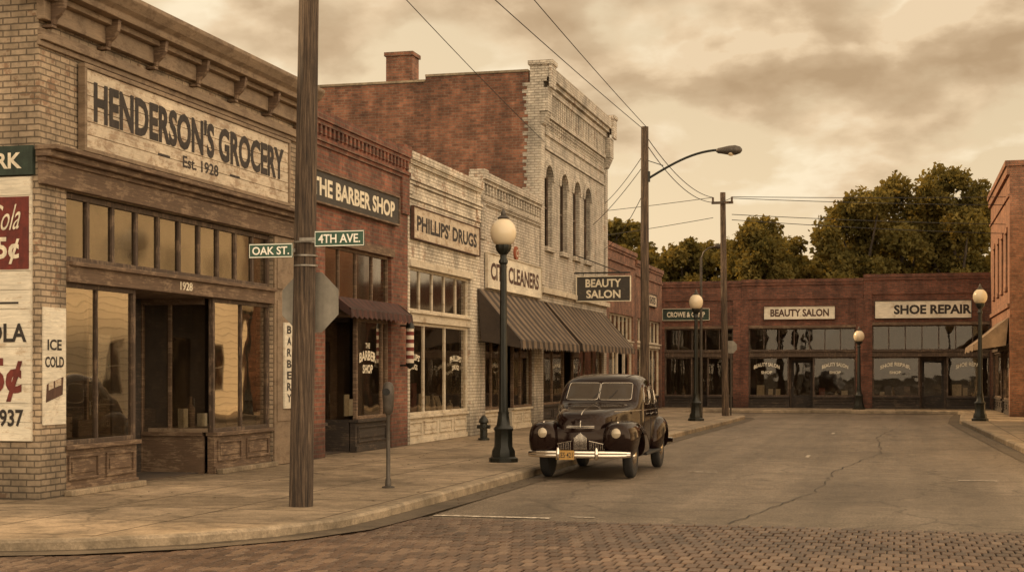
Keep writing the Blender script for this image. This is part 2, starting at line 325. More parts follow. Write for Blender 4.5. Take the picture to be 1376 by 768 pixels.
# ---------------- setting: ground sheets
def struct(o): o["kind"]="structure"; return o
def sheet(name,pts,z,mat):
    tris=tessellate_polygon([[Vector((x,y,0)) for x,y in pts]])
    m=MB(); m.add([(x,y,z) for x,y in pts],[tuple(t) for t in tris]); o=m.obj(name,mat)
    me=o.data
    bm=bmesh.new(); bm.from_mesh(me)
    for f in bm.faces:
        if f.normal.z<0: f.normal_flip()
    bm.to_mesh(me); bm.free(); return struct(o)
sheet('ground',[(-900,-400),(900,-400),(900,1500),(-900,1500)],0,M_DIRT)
sheet('road',[(-60,-40),(60,-40),(60,17.0),(20,17.0),(20,72),(-30,72),(-30,17.0),(-60,17.0)],.004,M_ASPH)
rg=np.random.default_rng(5); V=[];Fc=[]
bw_,bl_=.125,.25
for j in range(36):
    y=16.9-bl_*(j+1); off=(j%2)*bw_*.5
    for i in range(-124,64):
        x=i*bw_+off; dx=rg.uniform(-.003,.003); g_=.008; h=.028+rg.uniform(-.003,.003)+.004*math.sin(x*1.3+y*2.1); t1,t2=rg.uniform(-.002,.002,2)
        x0,x1,y0_,y1_=x+g_+dx,x+bw_-g_+dx,y+g_,y+bl_-g_; n0=len(V); c=.009
        V+=[(x0,y0_,.006),(x1,y0_,.006),(x1,y1_,.006),(x0,y1_,.006),(x0,y0_,h-.008),(x1,y0_,h-.008),(x1,y1_,h-.008),(x0,y1_,h-.008),(x0+c,y0_+c,h-t1-t2),(x1-c,y0_+c,h+t1-t2),(x1-c,y1_-c,h+t1+t2),(x0+c,y1_-c,h-t1+t2)]
        for a in (0,4):
            for q in range(4): Fc.append((n0+a+q,n0+a+(q+1)%4,n0+a+4+(q+1)%4,n0+a+4+q))
        Fc.append((n0+8,n0+9,n0+10,n0+11))
me=D.meshes.new('brick_road'); me.from_pydata(V,[],Fc); me.materials.append(M_PAV); ob=D.objects.new('brick_road',me); COL.objects.link(ob); struct(ob)
sheet('brick_road_joints',[(-16,7.6),(8.2,7.6),(8.2,16.9),(-16,16.9)],.012,plain('joint_sand',(.022,.015,.011),.95,var=.4))
path=[(-60,12.25),(-9.8,12.25),(-8.7,12.4),(-7.7,12.85),(-6.9,13.5),(-6.3,14.4),(-5.97,15.4),(-5.9,16.6),(-5.95,20),(-5.95,28),(-5.8,40),(-5.62,50),(-5.6,55.8),(-5.85,57.4),(-6.6,58.7),(-7.8,59.6),(-8.5,60.6),(-8.8,62),(-8.8,63.6),(-8.5,64.5),(-7.8,64.9),(1.7,64.9),(2.3,64.6),(2.5,63.8),(2.2,59),(1.95,53),(2.58,33),(3.0,22),(3.3,10),(3.5,-30)]
def offs(path,d):
    out=[]
    for i,p in enumerate(path):
        a=Vector(path[max(i-1,0)]); b=Vector(path[min(i+1,len(path)-1)]); t=(b-a).normalized(); n=Vector((-t.y,t.x)); out.append((p[0]+n.x*d,p[1]+n.y*d))
    return out
inner=offs(path,.16)
slab=inner+[(60,-30),(60,73),(-60,73)]
sheet('pavement',slab,SW,M_CONC)
n=len(path)
k=MB()
o_in=offs(path,.16); o_b=offs(path,.03)
vs=[]
for i in range(n):
    vs+=[(path[i][0],path[i][1],0),(path[i][0],path[i][1],SW-.025),(o_b[i][0],o_b[i][1],SW+.004),(o_in[i][0],o_in[i][1],SW+.004),(o_in[i][0],o_in[i][1],SW-.03)]
fs=[(i*5+j,(i+1)*5+j,(i+1)*5+j+1,i*5+j+1) for i in range(n-1) for j in range(4)]
k.add(vs,fs); struct(k.obj('kerb',M_KERB,smooth=30))
gp=path[1:]; gut=offs(path,-.38)[1:]; n=len(gp); gz=[.040 if p[1]<17.3 else .0125 for p in gp]
g=MB(); g.add([(x,y,z) for (x,y),z in zip(gp,gz)]+[(x,y,z) for (x,y),z in zip(gut,gz)],[(i,i+1,n+i+1,n+i) for i in range(n-1)]); struct(g.obj('gutter',concrete('gutter_concrete',False,(.105,.08,.055))))
def line(name,x0,x1,y0,y1,z=.014):
    sheet(name,[(x0,y0),(x1,y0),(x1,y1),(x0,y1)],z,M_LINE)
line('road_marking',-5.5,-4.05,17.25,17.38); line('road_marking',2.15,2.9,17.25,17.4)
line('road_marking',-3.85,-3.55,17.5,17.56)
for y in (31,43): line('road_marking',-1.9,-1.82,y,y+.9)
line('road_marking',-3.6,-3.1,26.0,26.1); line('road_marking',.9,1.5,25,25.1)
def crack(pts,w):
    m=MB(); vs=[]
    P=[]
    for a,b in zip(pts[:-1],pts[1:]):
        for t in np.linspace(0,1,14)[:-1]: P.append((a[0]+(b[0]-a[0])*t+random.uniform(-.05,.05),a[1]+(b[1]-a[1])*t))
    for i,(x,y) in enumerate(P):
        ww=w*random.uniform(.4,1.4); vs+=[(x-ww,y,.0155),(x+ww,y,.0155)]
    m.add(vs,[(2*i,2*i+1,2*i+3,2*i+2) for i in range(len(P)-1)]); struct(m.obj('road_crack',M_BLACK))
crack([(-1.9,17.2),(-1.2,22),(-1.1,27),(-.4,33),(-.6,41),(.1,52)],.008)
crack([(-5.0,19.6),(-4.2,20.4),(-2.9,20.2),(-1.3,20.9)],.008)
# fallen leaves and grit in the gutter
lv=MB(); rd=random.Random(9)
for i in range(420):
    if rd.random()<.6: y=rd.uniform(16.7,56); x=-5.9+.3*(y-17)/39+abs(rd.gauss(0,.16)); z=.019
    elif rd.random()<.6: y=rd.uniform(17,44); x=rd.uniform(-10.3,-6.2); z=SW+.006
    else: y=rd.uniform(20,55); x=2.4-abs(rd.gauss(0,.2)); z=.019
    a=rd.uniform(0,6.28); s=rd.uniform(.012,.035); c_,s2=math.cos(a)*s,math.sin(a)*s
    lv.add([(x+c_,y+s2,z),(x-s2*.5,y+c_*.5,z+.006),(x-c_,y-s2,z+.004),(x+s2*.5,y-c_*.5,z+.008)],[(0,1,2,3)])
o=lv.obj('fallen_leaves',plain('dry_leaf',(.12,.075,.035),.8),fixn=False); o["kind"]="stuff"; o["label"]="small dry leaves scattered along kerb and pavement"; o["category"]="leaves"
# ---------------- text
def letters(items,fr,w,mat,parent,name='lettering',label=None):
    """items: (text, u_center, v_center, width, height, arc, bold, slant)"""
    for it in items:
        s,uc,vc,wd,ht=it[:5]; arc=it[5] if len(it)>5 else 0; bold=it[6] if len(it)>6 else .028; sl=it[7] if len(it)>7 else 0
        if s=='\u2014':
            MB(fr).box(uc-wd/2,uc+wd/2,vc-ht/2,vc+ht/2,w-.003,w+.001).obj('dash',mat,parent); continue
        V=[]
        cu=D.curves.new('t','FONT'); cu.body=s; cu.size=1; cu.offset=bold; cu.resolution_u=3
        ob=D.objects.new('t',cu); COL.objects.link(ob); dg=bpy.context.evaluated_depsgraph_get(); dg.update()
        me=D.meshes.new_from_object(ob.evaluated_get(dg)); D.objects.remove(ob); D.curves.remove(cu)
        co=np.array([v.co[:] for v in me.vertices]); mn=co.min(0); mx=co.max(0)
        for c in co:
            uu=(c[0]-(mn[0]+mx[0])/2)/(mx[0]-mn[0])*wd; vv=(c[1]-(mn[1]+mx[1])/2)/(mx[1]-mn[1])*ht
            uu+=sl*vv; vv-=arc*(uu/(wd/2))**2
            V.append(fr.p(uc+uu,vc+vv,w))
        FF=[tuple(p.vertices) for p in me.polygons]; D.meshes.remove(me)
        m=MB(); m.v=V; m.f=FF; o=m.obj(name,mat,parent,fixn=False,label=label)
def sign(label,fr,u0,u1,v0,v1,w,mb,mf,mt,items,fw=.05,th=.06,name='shop_sign',planks=1):
    r=root(name,fr.p((u0+u1)/2,v0,w),label,'sign')
    m=MB(fr)
    if planks>1:
        m.box(u0,u1,v0,v1,w,w+th-.02); h=(v1-v0)/planks; rd=random.Random(planks)
        for i in range(planks): m.box(u0,u1,v0+h*i+.006,v0+h*(i+1)-.006,w+th-.019,w+th+rd.uniform(-.004,.0))
    else: m.box(u0,u1,v0,v1,w,w+th)
    m.obj('board',mb,r)
    f=MB(fr)
    if fw:
        f.box(u0-fw,u1+fw,v1,v1+fw,w,w+th+.03); f.box(u0-fw,u1+fw,v0-fw,v0,w,w+th+.03); f.box(u0-fw,u0,v0,v1,w,w+th+.028); f.box(u1,u1+fw,v0,v1,w,w+th+.028)
        f.obj('frame',mf,r,bevel=.008)
    if items: letters(items,fr,w+th+.004,mt,r)
    return r
# ---------------- building pieces
def window(r,fr,u0,u1,v0,v1,w,cols=1,rows=1,mf=None,glass=None,ft=.06,mt=.035,name='window',splits=None):
    g=MB(fr); g.quad((u0,v0,w),(u1,v0,w),(u1,v1,w),(u0,v1,w)); go=g.obj(name,glass or GLASS,r,fixn=False)
    m=MB(fr); d0,d1=w-.04,w+.045
    m.box(u0,u0+ft,v0,v1,d0,d1); m.box(u1-ft,u1,v0,v1,d0,d1); m.box(u0+ft,u1-ft,v0,v0+ft,d0,d1-.003); m.box(u0+ft,u1-ft,v1-ft,v1,d0,d1-.003)
    us=splits if splits else [u0+(u1-u0)*i/cols for i in range(1,cols)]
    for u in us: m.box(u-mt/2,u+mt/2,v0+ft,v1-ft,d0,d1-.01)
    for j in range(1,rows):
        v=v0+(v1-v0)*j/rows; m.box(u0+ft,u1-ft,v-mt/2,v+mt/2,d0+.006,d1-.016)
    m.obj('frame',mf or M_WOODV,go,bevel=.006)
    return go
def bulkhead(r,fr,u0,u1,v0,v1,w,mat,panels=1):
    m=MB(fr); m.box(u0,u1,v0,v1-.06,w-.12,w); m.box(u0-.02,u1+.02,v1-.06,v1,w-.14,w+.07); m.box(u0-.01,u1+.01,v0+.002,v0+.12,w,w+.03)
    pw=(u1-u0)/panels
    for i in range(panels):
        a=u0+pw*i+.1; b=u0+pw*(i+1)-.1; c=v0+.19; d=v1-.14
        if b-a>.1 and d>c:
            for (x0,x1,y0,y1) in ((a,b,d-.035,d),(a,b,c,c+.035),(a,a+.035,c+.035,d-.035),(b-.035,b,c+.035,d-.035)): m.box(x0,x1,y0,y1,w,w+.03)
            m.box(a+.09,b-.09,c+.09,d-.09,w,w+.02)
    return m.obj('stall_riser',mat,r,bevel=.006)
def door(r,fr,u0,u1,v0,v1,w,mat=None,gl=None):
    m=MB(fr); t=.11
    m.box(u0,u0+t,v0,v1,w-.04,w); m.box(u1-t,u1,v0,v1,w-.04,w); m.box(u0+t,u1-t,v1-t,v1,w-.04,w); m.box(u0+t,u1-t,v0,v0+.55,w-.04,w)
    m.box(u0+t+.06,u1-t-.06,v0+.12,v0+.45,w,w+.015)
    d=m.obj('door',mat or M_DARKW,r,bevel=.006)
    g=MB(fr); g.quad((u0+t,v0+.55,w-.02),(u1-t,v0+.55,w-.02),(u1-t,v1-t,w-.02),(u0+t,v1-t,w-.02)); g.obj('door_glass',gl or GLASS,d,fixn=False)
    h=MB(fr); a=fr.p(u0+t*.5,v0+.95,w+.04); b=fr.p(u0+t*.5,v0+1.15,w+.04); h.cyl(a,b,.014,n=8); h.box(u0+t*.5-.012,u0+t*.5+.012,v0+.97,v0+.99,w,w+.04); h.obj('handle',M_STEEL,d)
    return d
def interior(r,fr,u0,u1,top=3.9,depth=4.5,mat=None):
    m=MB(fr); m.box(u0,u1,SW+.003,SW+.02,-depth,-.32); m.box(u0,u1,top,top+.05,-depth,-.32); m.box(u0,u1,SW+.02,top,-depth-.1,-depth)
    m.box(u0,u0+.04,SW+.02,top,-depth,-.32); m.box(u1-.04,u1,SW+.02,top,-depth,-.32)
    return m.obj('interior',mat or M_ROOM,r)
def shell(r,fr,u0,u1,top,depth,ops,mat,sidemat=None,th=.3,roof=True,v0=SW,spandrels=[]):
    m=MB(fr); m.wall(u0,u1,v0,top,-th,0,ops)
    for (a,b,c,d) in spandrels:
        n=10; cx=(a+b)/2; hw=(b-a)/2
        arc=[(cx-hw*math.cos(math.pi*i/(2*n)),c+(d-c)*math.sin(math.pi*i/(2*n))) for i in range(n+1)]
        m.prism(arc+[(a,d)],-th+.01,-.004); m.prism([(2*cx-u,v) for u,v in arc]+[(b,d)],-th+.01,-.004)
    w=m.obj('wall',mat,r)
    s=MB(fr); s.box(u0,u0+.25,v0,top,-depth,-th); s.box(u1-.25,u1,v0,top,-depth,-th); s.box(u0+.25,u1-.25,v0,top,-depth,-depth+.25)
    s.obj('side_wall',sidemat or mat,r)
    if roof: MB(fr).box(u0+.25,u1-.25,top-.8,top-.7,-depth+.25,-th).obj('roof',M_ROOF,r)
    return w
def storefront(r,fr,u0,u1,vb,vg,vt0,vt1,splits,drange,mf,mbk,ntr,recess=1.1,w=-.12,door_mat=None,trglass=None,gl=None):
    gl=gl or GLASS
    be=MB(fr); be.box(u0,u1,vg,vt0,w-.12,w+.12); be.box(u0,u1,vt0-.05,vt0+.0,w+.12,w+.18); be.obj('beam',mf,r,bevel=.008)
    if ntr: window(r,fr,u0,u1,vt0+.003,vt1,w,ntr,1,mf,trglass or TGLASS,.06,.045)
    segs=[(u0,u1)] if not drange else [s for s in ((u0,drange[0]),(drange[1],u1)) if s[1]-s[0]>.15]
    for a,b in segs:
        bulkhead(r,fr,a,b,SW+.003,vb,w+.02,mbk,max(1,int((b-a)/1.1)))
        window(r,fr,a,b,vb+.002,vg-.002,w,1,1,mf,gl,.07,.05,splits=[q for q in splits if a+.15<q<b-.15] or None)
    if drange:
        a,b=drange
        so=MB(fr); so.box(a,b,vg-.0,vg+.06,w-.12-recess,w-.121); so.obj('soffit',mf,r)
        for q,sgn in ((a,-1),(b,1)):
            if q-u0<.1 or u1-q<.1:
                MB(fr).box(min(q,q+sgn*.08),max(q,q+sgn*.08),SW+.003,vg,w-recess,w-.05).obj('reveal',mbk,r); continue
            m=MB(fr); m.box(min(q,q+sgn*.05),max(q,q+sgn*.05),SW+.003,vb,w-recess,w-.121); m.box(min(q,q+sgn*.05),max(q,q+sgn*.05),vg-.08,vg,w-recess,w-.121); m.box(min(q,q+sgn*.06),max(q,q+sgn*.06),SW,vg,w-recess-.06,w-recess); m.obj('entry_panel',mbk,r)
            g=MB(fr); qq=q+sgn*.025; g.quad((qq,vb,w-recess),(qq,vb,w-.12),(qq,vg-.08,w-.12),(qq,vg-.08,w-recess)); g.obj('window',gl,r,fixn=False)
        c=(a+b)/2; dw=min(.48,(b-a)/2-.03)
        door(r,fr,c-dw,c+dw,SW+.02,min(vg-.15,SW+2.25),w-recess,door_mat,gl)
        m=MB(fr); m.box(a-.05,c-dw-.003,SW+.003,vg,w-recess-.06,w-recess+.03); m.box(c+dw+.003,b+.05,SW+.003,vg,w-recess-.06,w-recess+.03); m.box(c-dw,c+dw,min(vg-.15,SW+2.25)+.004,vg,w-recess-.06,w-recess+.03); m.obj('door_surround',mf,r)
def awning(r,fr,u0,u1,vt,vbm,w,val,mat,scallop=True,w0=.02):
    m=MB(fr)
    nu=max(8,int((u1-u0)/.25)); V=[];Fq=[]
    for j in range(6):
        s=j/5
        for i in range(nu+1):
            u=u0+(u1-u0)*i/nu; sag=-.03*math.sin(math.pi*s)*(1+.6*math.cos(i*2*math.pi*(u1-u0)/1.6/nu))
            V.append(fr.p(u,vt+(vbm-vt)*s+sag,w0+(w-w0)*s))
    for j in range(5):
        for i in range(nu): Fq.append((j*(nu+1)+i,j*(nu+1)+i+1,(j+1)*(nu+1)+i+1,(j+1)*(nu+1)+i))
    m.add(V,Fq)
    ns=max(6,int((u1-u0)/.07)); V=[]
    for i in range(ns+1):
        u=u0+(u1-u0)*i/ns; d=val*(1-.28*abs(math.sin(i*math.pi/4))) if scallop else val
        V+= [fr.p(u,vbm,w),fr.p(u,vbm-d,w+.02+.012*math.sin(i*1.7))]
    m.add(V,[(2*i,2*i+1,2*i+3,2*i+2) for i in range(ns)])
    for u in (u0,u1): m.add([fr.p(u,vt,w0),fr.p(u,vbm,w),fr.p(u,vbm-val*.8,w),fr.p(u,vbm-.02,w0+.1)],[(0,1,2,3)])
    a=m.obj('awning',mat,r,fixn=False)
    b=MB(fr)
    for i in range(3):
        u=u0+.05+(u1-u0-.1)*i/2; b.cyl(fr.p(u,vbm-.05,w0),fr.p(u,vbm-.02,w-.02),.014,n=6)
    b.cyl(fr.p(u0,vbm-.01,w-.015),fr.p(u1,vbm-.01,w-.015),.018,n=6); b.obj('awning_frame',M_IRON,a)
    return a
def goods(fr,a,b,v,label,group,seed,wr=(-.75,-.35)):
    rd=random.Random(seed); u=a+.12
    while u<b-.3:
        kind=rd.random(); ww=rd.uniform(.14,.32); h=rd.uniform(.18,.5); w0=rd.uniform(*wr)
        q=root('window_display',fr.p(u,v,w0),label,'display',group); mt=rd.choice([M_PAPER,M_REDB,M_WOODT,M_WOODB,M_WOODB])
        if kind<.45: MB(fr).box(u,u+ww,v,v+h,w0-.1,w0).obj('box',mt,q)
        elif kind<.75:
            m=MB(); m.lathe(fr.p(u+ww/2,v,w0),[(.07,0),(.075,.02),(.075,h*.6),(.03,h*.75),(.028,h)],12); m.obj('jar',mt,q,smooth=40)
        else: m=MB(fr); m.prismu([(w0,v),(w0-.02,v),(w0-.16,v+h*1.2),(w0-.14,v+h*1.2)],u,u+ww*1.3); m.obj('card',M_PAPER,q)
        u+=ww+rd.uniform(.06,.35)
# ================= 1. grocery corner building
Y0=FY(52); Y1=FY(400)
r=root('corner_shop_building',(XF,Y0,SW),'tan painted brick corner grocery with bracketed wooden cornice','building')
uA,uB=FY(89),FY(366)
ops=[(uA,uB,SW,4.12)]
shell(r,FE,Y0,Y1-.01,6.55,18,ops,M_TAN)
interior(r,FE,Y0+.3,Y1-.3,4.0,5)
m=MB(FE); m.box(Y0-.03,Y1-.02,4.12,4.46,.003,.09); m.box(Y0-.08,Y1-.02,4.46,4.54,.003,.22); m.box(Y0-.1,Y1-.02,4.54,4.60,.003,.32); m.box(Y0-.05,Y1-.02,4.4,4.459,.003,.13)
m.obj('ledge',M_WOODB,r,bevel=.01)
m=MB(FE); 
for a,b in ((uB+.02,Y1-.03),): m.box(a,b,SW+.01,4.11,.003,.04); m.box(a+.08,b-.08,.9,3.0,.04,.06); m.box(a+.08,b-.08,3.2,4.0,.04,.06)
m.obj('corner_board',M_WOODT,r,bevel=.008)
m=MB(FE)
m.box(Y0-.04,Y1,5.93,6.0,.003,.10); m.box(Y0-.04,Y1,6.0,6.08,.003,.06)
m.box(Y0-.06,Y1,6.18,6.42,.003,.12); m.box(Y0-.1,Y1,6.42,6.5,.003,.22)
m.prismu([(-.3,6.50),(.36,6.50),(.38,6.58),(.45,6.63),(.53,6.74),(.53,6.80),(-.3,6.84)],Y0-.3,Y1)
m.box(Y0-.06,Y1,5.86,5.93,.003,.05)
m.obj('cornice',M_WOODT,r,bevel=.01)
nb=7
for i in range(nb):
    m=MB(FE)
    u=Y0+.12+(Y1-Y0-.3)*i/(nb-1)
    m.prismu([(.122,6.14),(.16,6.14),(.18,6.21),(.25,6.27),(.30,6.35),(.32,6.495),(.122,6.495)],u-.04,u+.04); m.box(u-.055,u+.055,6.10,6.139,.003,.15)
    m.obj('cornice_bracket',M_WOODB,r,bevel=.008)
w=-.1; vb,vg,vt0,vt1=.80,2.93,3.2,4.10
m=MB(FE); m.box(uA,uB,vg,vt0,w-.12,w+.14); m.box(uA,uB,vt0-.06,vt0,w+.14,w+.2); m.obj('beam',M_WOODB,r,bevel=.01)
letters([('1928',FY(247),3.05,.40,.13)],FE,w+.146,M_INKL,r)
window(r,FE,uA,uB,vt0+.003,vt1,w,10,1,M_WOODV,TGLASS,.07,.07)
d0,d1=FY(187),FY(291)
bulkhead(r,FE,uA,d0,SW+.003,vb,w+.06,M_WOODB,2); window(r,FE,uA,d0,vb,vg-.002,w,1,1,M_WOODV,GLASS,.06,.03,splits=[FY(137)])
bulkhead(r,FE,d1,uB,SW+.003,vb-.0,w+.06,M_WOODB,2); window(r,FE,d1,uB,vb,vg-.002,w,1,1,M_WOODV,GLASS,.06,.03,splits=[FY(330)])
XD=-1.3
for q,sg in ((d0,-1),(d1,1)):
    m=MB(FE); m.box(min(q,q+sg*.06),max(q,q+sg*.06),SW+.003,vb-.06,XD,w-.13); m.box(min(q-sg*.04,q+sg*.08),max(q-sg*.04,q+sg*.08),vb-.06,vb,XD,w-.15)
    m.box(min(q,q+sg*.06),max(q,q+sg*.06),vg-.1,vg,XD,w-.13); m.box(min(q-sg*.01,q+sg*.08),max(q-sg*.01,q+sg*.08),SW,vg,XD-.08,XD); m.box(min(q+sg*.003,q+sg*.057),max(q+sg*.003,q+sg*.057),vb,vg-.1,w-.75,w-.70)
    m.obj('entry_panel',M_WOODB,r)
    g=MB(FE); qq=q+sg*.03; g.quad((qq,vb,XD),(qq,vb,w-.12),(qq,vg-.1,w-.12),(qq,vg-.1,XD)); g.obj('window',GLASS,r,fixn=False)
m=MB(FE); m.box(d0,d1,vg-.002,vg+.05,XD,w-.13); m.obj('soffit',M_WOODB,r)
door(r,FE,d0+.75,d0+1.65,SW+.02,SW+2.3,XD)
m=MB(FE); m.box(d0-.05,d0+.745,SW+.003,vg,XD-.1,XD-.02); m.box(d0+1.655,d1+.05,SW+.003,vg,XD-.1,XD-.02); m.box(d0+.75,d0+1.65,SW+2.305,vg,XD-.1,XD-.02); m.obj('door_surround',M_DARKW,r)
for a,b in ((uA-.05,d0),(d1,uB)): MB(FE).box(a,b,SW+.002,SW+.08,.0,.12).obj('plinth',M_KERB,r,bevel=.01)
sign("large weathered cream board reading Henderson's Grocery Est. 1928",FE,FY(106),FY(380),4.72,5.76,.02,M_SIGNW,M_WOODT,M_INK,
 [("HENDERSON'S GROCERY",(FY(117)+FY(374))/2,5.36,FY(374)-FY(117),.56,0,.035),("Est. 1928",FY(262),4.91,1.2,.18,0,.02),("\u2014",FY(212),4.91,.36,.035),("\u2014",FY(308),4.91,.36,.035)],.06,.08,planks=6)
fs_=FS(Y0)
def SX(px): return BX(px,Y0)
def SZ(px,py): return BZ(px,py,Y0)
bd=root('advertising_sign',(SX(0),Y0-.05,1),'painted cream soda advertisement board on brick side wall','sign')
x1=SX(44); x0=x1-2.3
m=MB(fs_); zz0,zz1=SZ(20,592),SZ(20,238); npk=14; hh=(zz1-zz0)/npk; m.box(x0,x1,zz0,zz1,.003,.03)
for i in range(npk): m.box(x0,x1,zz0+hh*i+.004,zz0+hh*(i+1)-.004,.031,.05)
m.obj('board',M_SIGNC,bd)
MB(fs_).box(x0,x1+.04,SZ(20,236),SZ(20,197),.003,.07).obj('top_board',M_GREENP,bd)
letters([('RK',SX(16),SZ(16,217),SX(34)-SX(-1),.20)],fs_,.075,M_INKL,bd)
MB(fs_).box(x0+.2,SX(42),SZ(20,362),SZ(20,265),.052,.058).obj('red_panel',M_INKR,bd)
letters([('Cola',SX(12),SZ(16,293),.44,.32,-.03,.0,.28),('5\u00a2',SX(14),SZ(16,337),.34,.34)],fs_,.064,M_INKL,bd)
letters([('COCA-COLA',SX(39)-.85,SZ(16,447),1.7,.24),('1937',SX(15),SZ(16,561),.42,.22),('\u2014',SX(14),SZ(14,407),.3,.025)],fs_,.056,M_INK,bd)
letters([('5\u00a2',SX(10),SZ(16,510),.50,.55,0,.035)],fs_,.057,M_INKR,bd)
ic=sign('small cream board reading ice cold with a bottle crate picture',FE,FY(56),FY(86.5),FZ(70,570),FZ(70,413),.004,M_SIGNC,M_SIGNC,M_INK,
 [('ICE',FY(71),FZ(70,463),.33,.14),('COLD',FY(71),FZ(70,486),.44,.14)],0,.02)
m=MB(FE); a=FY(71); m.prism([(a-.2,FZ(70,540)),(a+.18,FZ(70,530)),(a+.2,FZ(70,506)),(a-.18,FZ(70,516))],.025,.032); m.obj('crate_picture',M_INKB,ic)
m=MB(FE); m.prism([(a-.15,FZ(70,524)),(a-.04,FZ(70,521)),(a-.04,FZ(70,511)),(a-.15,FZ(70,514))],.033,.036); m.prism([(a+.0,FZ(70,520)),(a+.14,FZ(70,517)),(a+.14,FZ(70,508)),(a+.0,FZ(70,511))],.033,.036); m.obj('crate_label',M_SIGNW,ic)
def crate(fr,u,v,w,sx,sy,sz,mat,label):
    q=root('wooden_crate',fr.p(u,v,w),label,'crate'); m=MB(fr)
    for i in range(3): a=v+sz*(i/3)+.01; m.box(u-sx/2,u+sx/2,a,a+sz/3-.02,w+sy/2-.02,w+sy/2); m.box(u-sx/2,u-sx/2+.02,a,a+sz/3-.02,w-sy/2,w+sy/2-.021); m.box(u+sx/2-.02,u+sx/2,a,a+sz/3-.02,w-sy/2,w+sy/2-.021)
    m.box(u-sx/2+.021,u+sx/2-.021,v,v+sz*.8,w-sy/2+.02,w+sy/2-.022)
    m.obj('slats',mat,q)
crate(FE,uA+.5,.86,-.5,.45,.3,.3,M_WOODT,'wooden crate standing in grocery window')
crate(FE,uA+1.25,.86,-.6,.4,.3,.24,M_WOODB,'wooden crate standing in grocery window')
crate(FE,FY(345),.86,-.6,.45,.3,.34,M_WOODT,'wooden crate standing in grocery window')
goods(FE,d1+.1,FY(335),.86,'jars and boxes standing in the grocery window','goods in the grocery window',4)
for a,b in ((uA,d0),(d1,uB)):
    MB(FE).box(a,b,.80,.86,-1.2,-.16).obj('display_shelf',M_WOODT,r)
m=MB(FE)
for i in range(4): m.box(Y0+.5,Y1-.6,.6+.6*i,.64+.6*i,-4.4,-4.0)
rr=random.Random(3)
for i in range(4):
    u=Y0+.6
    while u<Y1-.9:
        h=rr.uniform(.15,.4); ww=rr.uniform(.1,.3); m.box(u,u+ww,.642+.6*i,.642+.6*i+h,-4.35,-4.1); u+=ww+rr.uniform(.02,.15)
m.obj('shelves',M_WOODT,r)
MB(FE).box(d1+.5,Y1-.6,.17,1.1,-3.2,-2.5).obj('counter',M_WOODB,r)
# ================= 2. barber
Y2=FY(548)
r=root('barber_building',(XF,Y1,SW),'dark red brick barber shop with corbelled parapet','building')
uA,uB=FY(437),FY(526)
shell(r,FE,Y1,Y2-.01,6.45,16,[(uA,uB,SW,4.2)],M_RED)
interior(r,FE,Y1+.3,Y2-.3,4.0,4)
m=MB(FE); m.box(Y1,Y2-.01,6.45,6.62,-.3,.10); m.box(Y1,Y2-.01,6.37,6.449,.003,.06); m.box(Y1,Y2-.01,5.98,6.06,.003,.04); m.box(Y1,Y2-.01,6.06,6.13,.003,.08)
u=Y1+.1
while u<Y2-.15: m.box(u,u+.1,6.2,6.369,.003,.05); u+=.22
for u in (Y1,Y2-.5): m.box(u+.001,u+.48,5.2,5.979,.003,.05); m.box(u+.001,u+.48,6.62,6.70,-.25,.1)
m.obj('parapet_corbelling',M_RED,r)
m=MB(FE); m.box(uA-.1,uB+.1,4.2,4.36,.003,.05); m.obj('lintel',M_WOODB,r)
storefront(r,FE,uA,uB,.8,2.85,3.15,4.2,[FY(519)],(FY(442),FY(484)),M_WOODB,M_DARKW,4)
awning(r,FE,FY(449),FY(534),3.22,2.98,.34,.20,M_AWNR)
sign('dark board with cream letters reading The Barber Shop',FE,FY(412),FY(531),4.92,5.48,.02,M_SIGND,M_WOODB,M_INKL,[('THE BARBER SHOP',FY(474)+.0,5.20,FY(528)-FY(417),.34,0,.035)],.04)
letters([('THE',FY(501),2.30,.26,.11),('BARBER',FY(501),2.10,.98,.20,.06,.035),('SHOP',FY(501),1.82,.6,.18,.0,.035)],FE,-.11,M_INKL,r,'window_lettering')
vs_=sign('tall narrow white board with vertical barber lettering',FE,FY(376),FY(389),1.12,2.62,.062,M_SIGNC,M_SIGNC,M_INK,[(c,FY(382),2.5-.2*i,.19,.14) for i,c in enumerate('BARBERY')],0,.03)
for a,b,h,dd in ((FY(490),FY(496),1.3,-.45),(FY(498),FY(505),1.2,-.5)):
    q=root('window_poster',(XF+dd,a,.86),'small paper poster standing behind barber shop glass','poster','posters in the barber window')
    MB(FE).box(a,b,.86,h,dd,dd+.02).obj('paper',M_PAPER,q)
q=root('barber_pole',(XF+.15,FY(538),2),'striped barber pole on a bracket beside the shop','barber pole')
u=FY(538); c=FE.p(u,1.95,.22)
m=MB(); m.lathe(c,[(.085,0),(.085,.75)],16); m.obj('striped_cylinder',awnmat('barber_stripes',(.62,.54,.42),(.15,.03,.022),.17,'Z'),q,smooth=40)
m=MB(); m.lathe(c,[(.02,-.12),(.09,-.06),(.10,0)],14); m.obj('lower_cap',M_IRON,q,smooth=50)
m=MB(); m.lathe(c,[(.10,.75),(.09,.81),(.07,.88),(.02,.94)],14); m.obj('upper_cap',M_IRON,q,smooth=50)
m=MB(FE); m.box(u-.02,u+.02,2.74,2.78,.0,.2); m.box(u-.02,u+.02,1.88,1.92,.0,.2); m.obj('bracket',M_IRON,q)
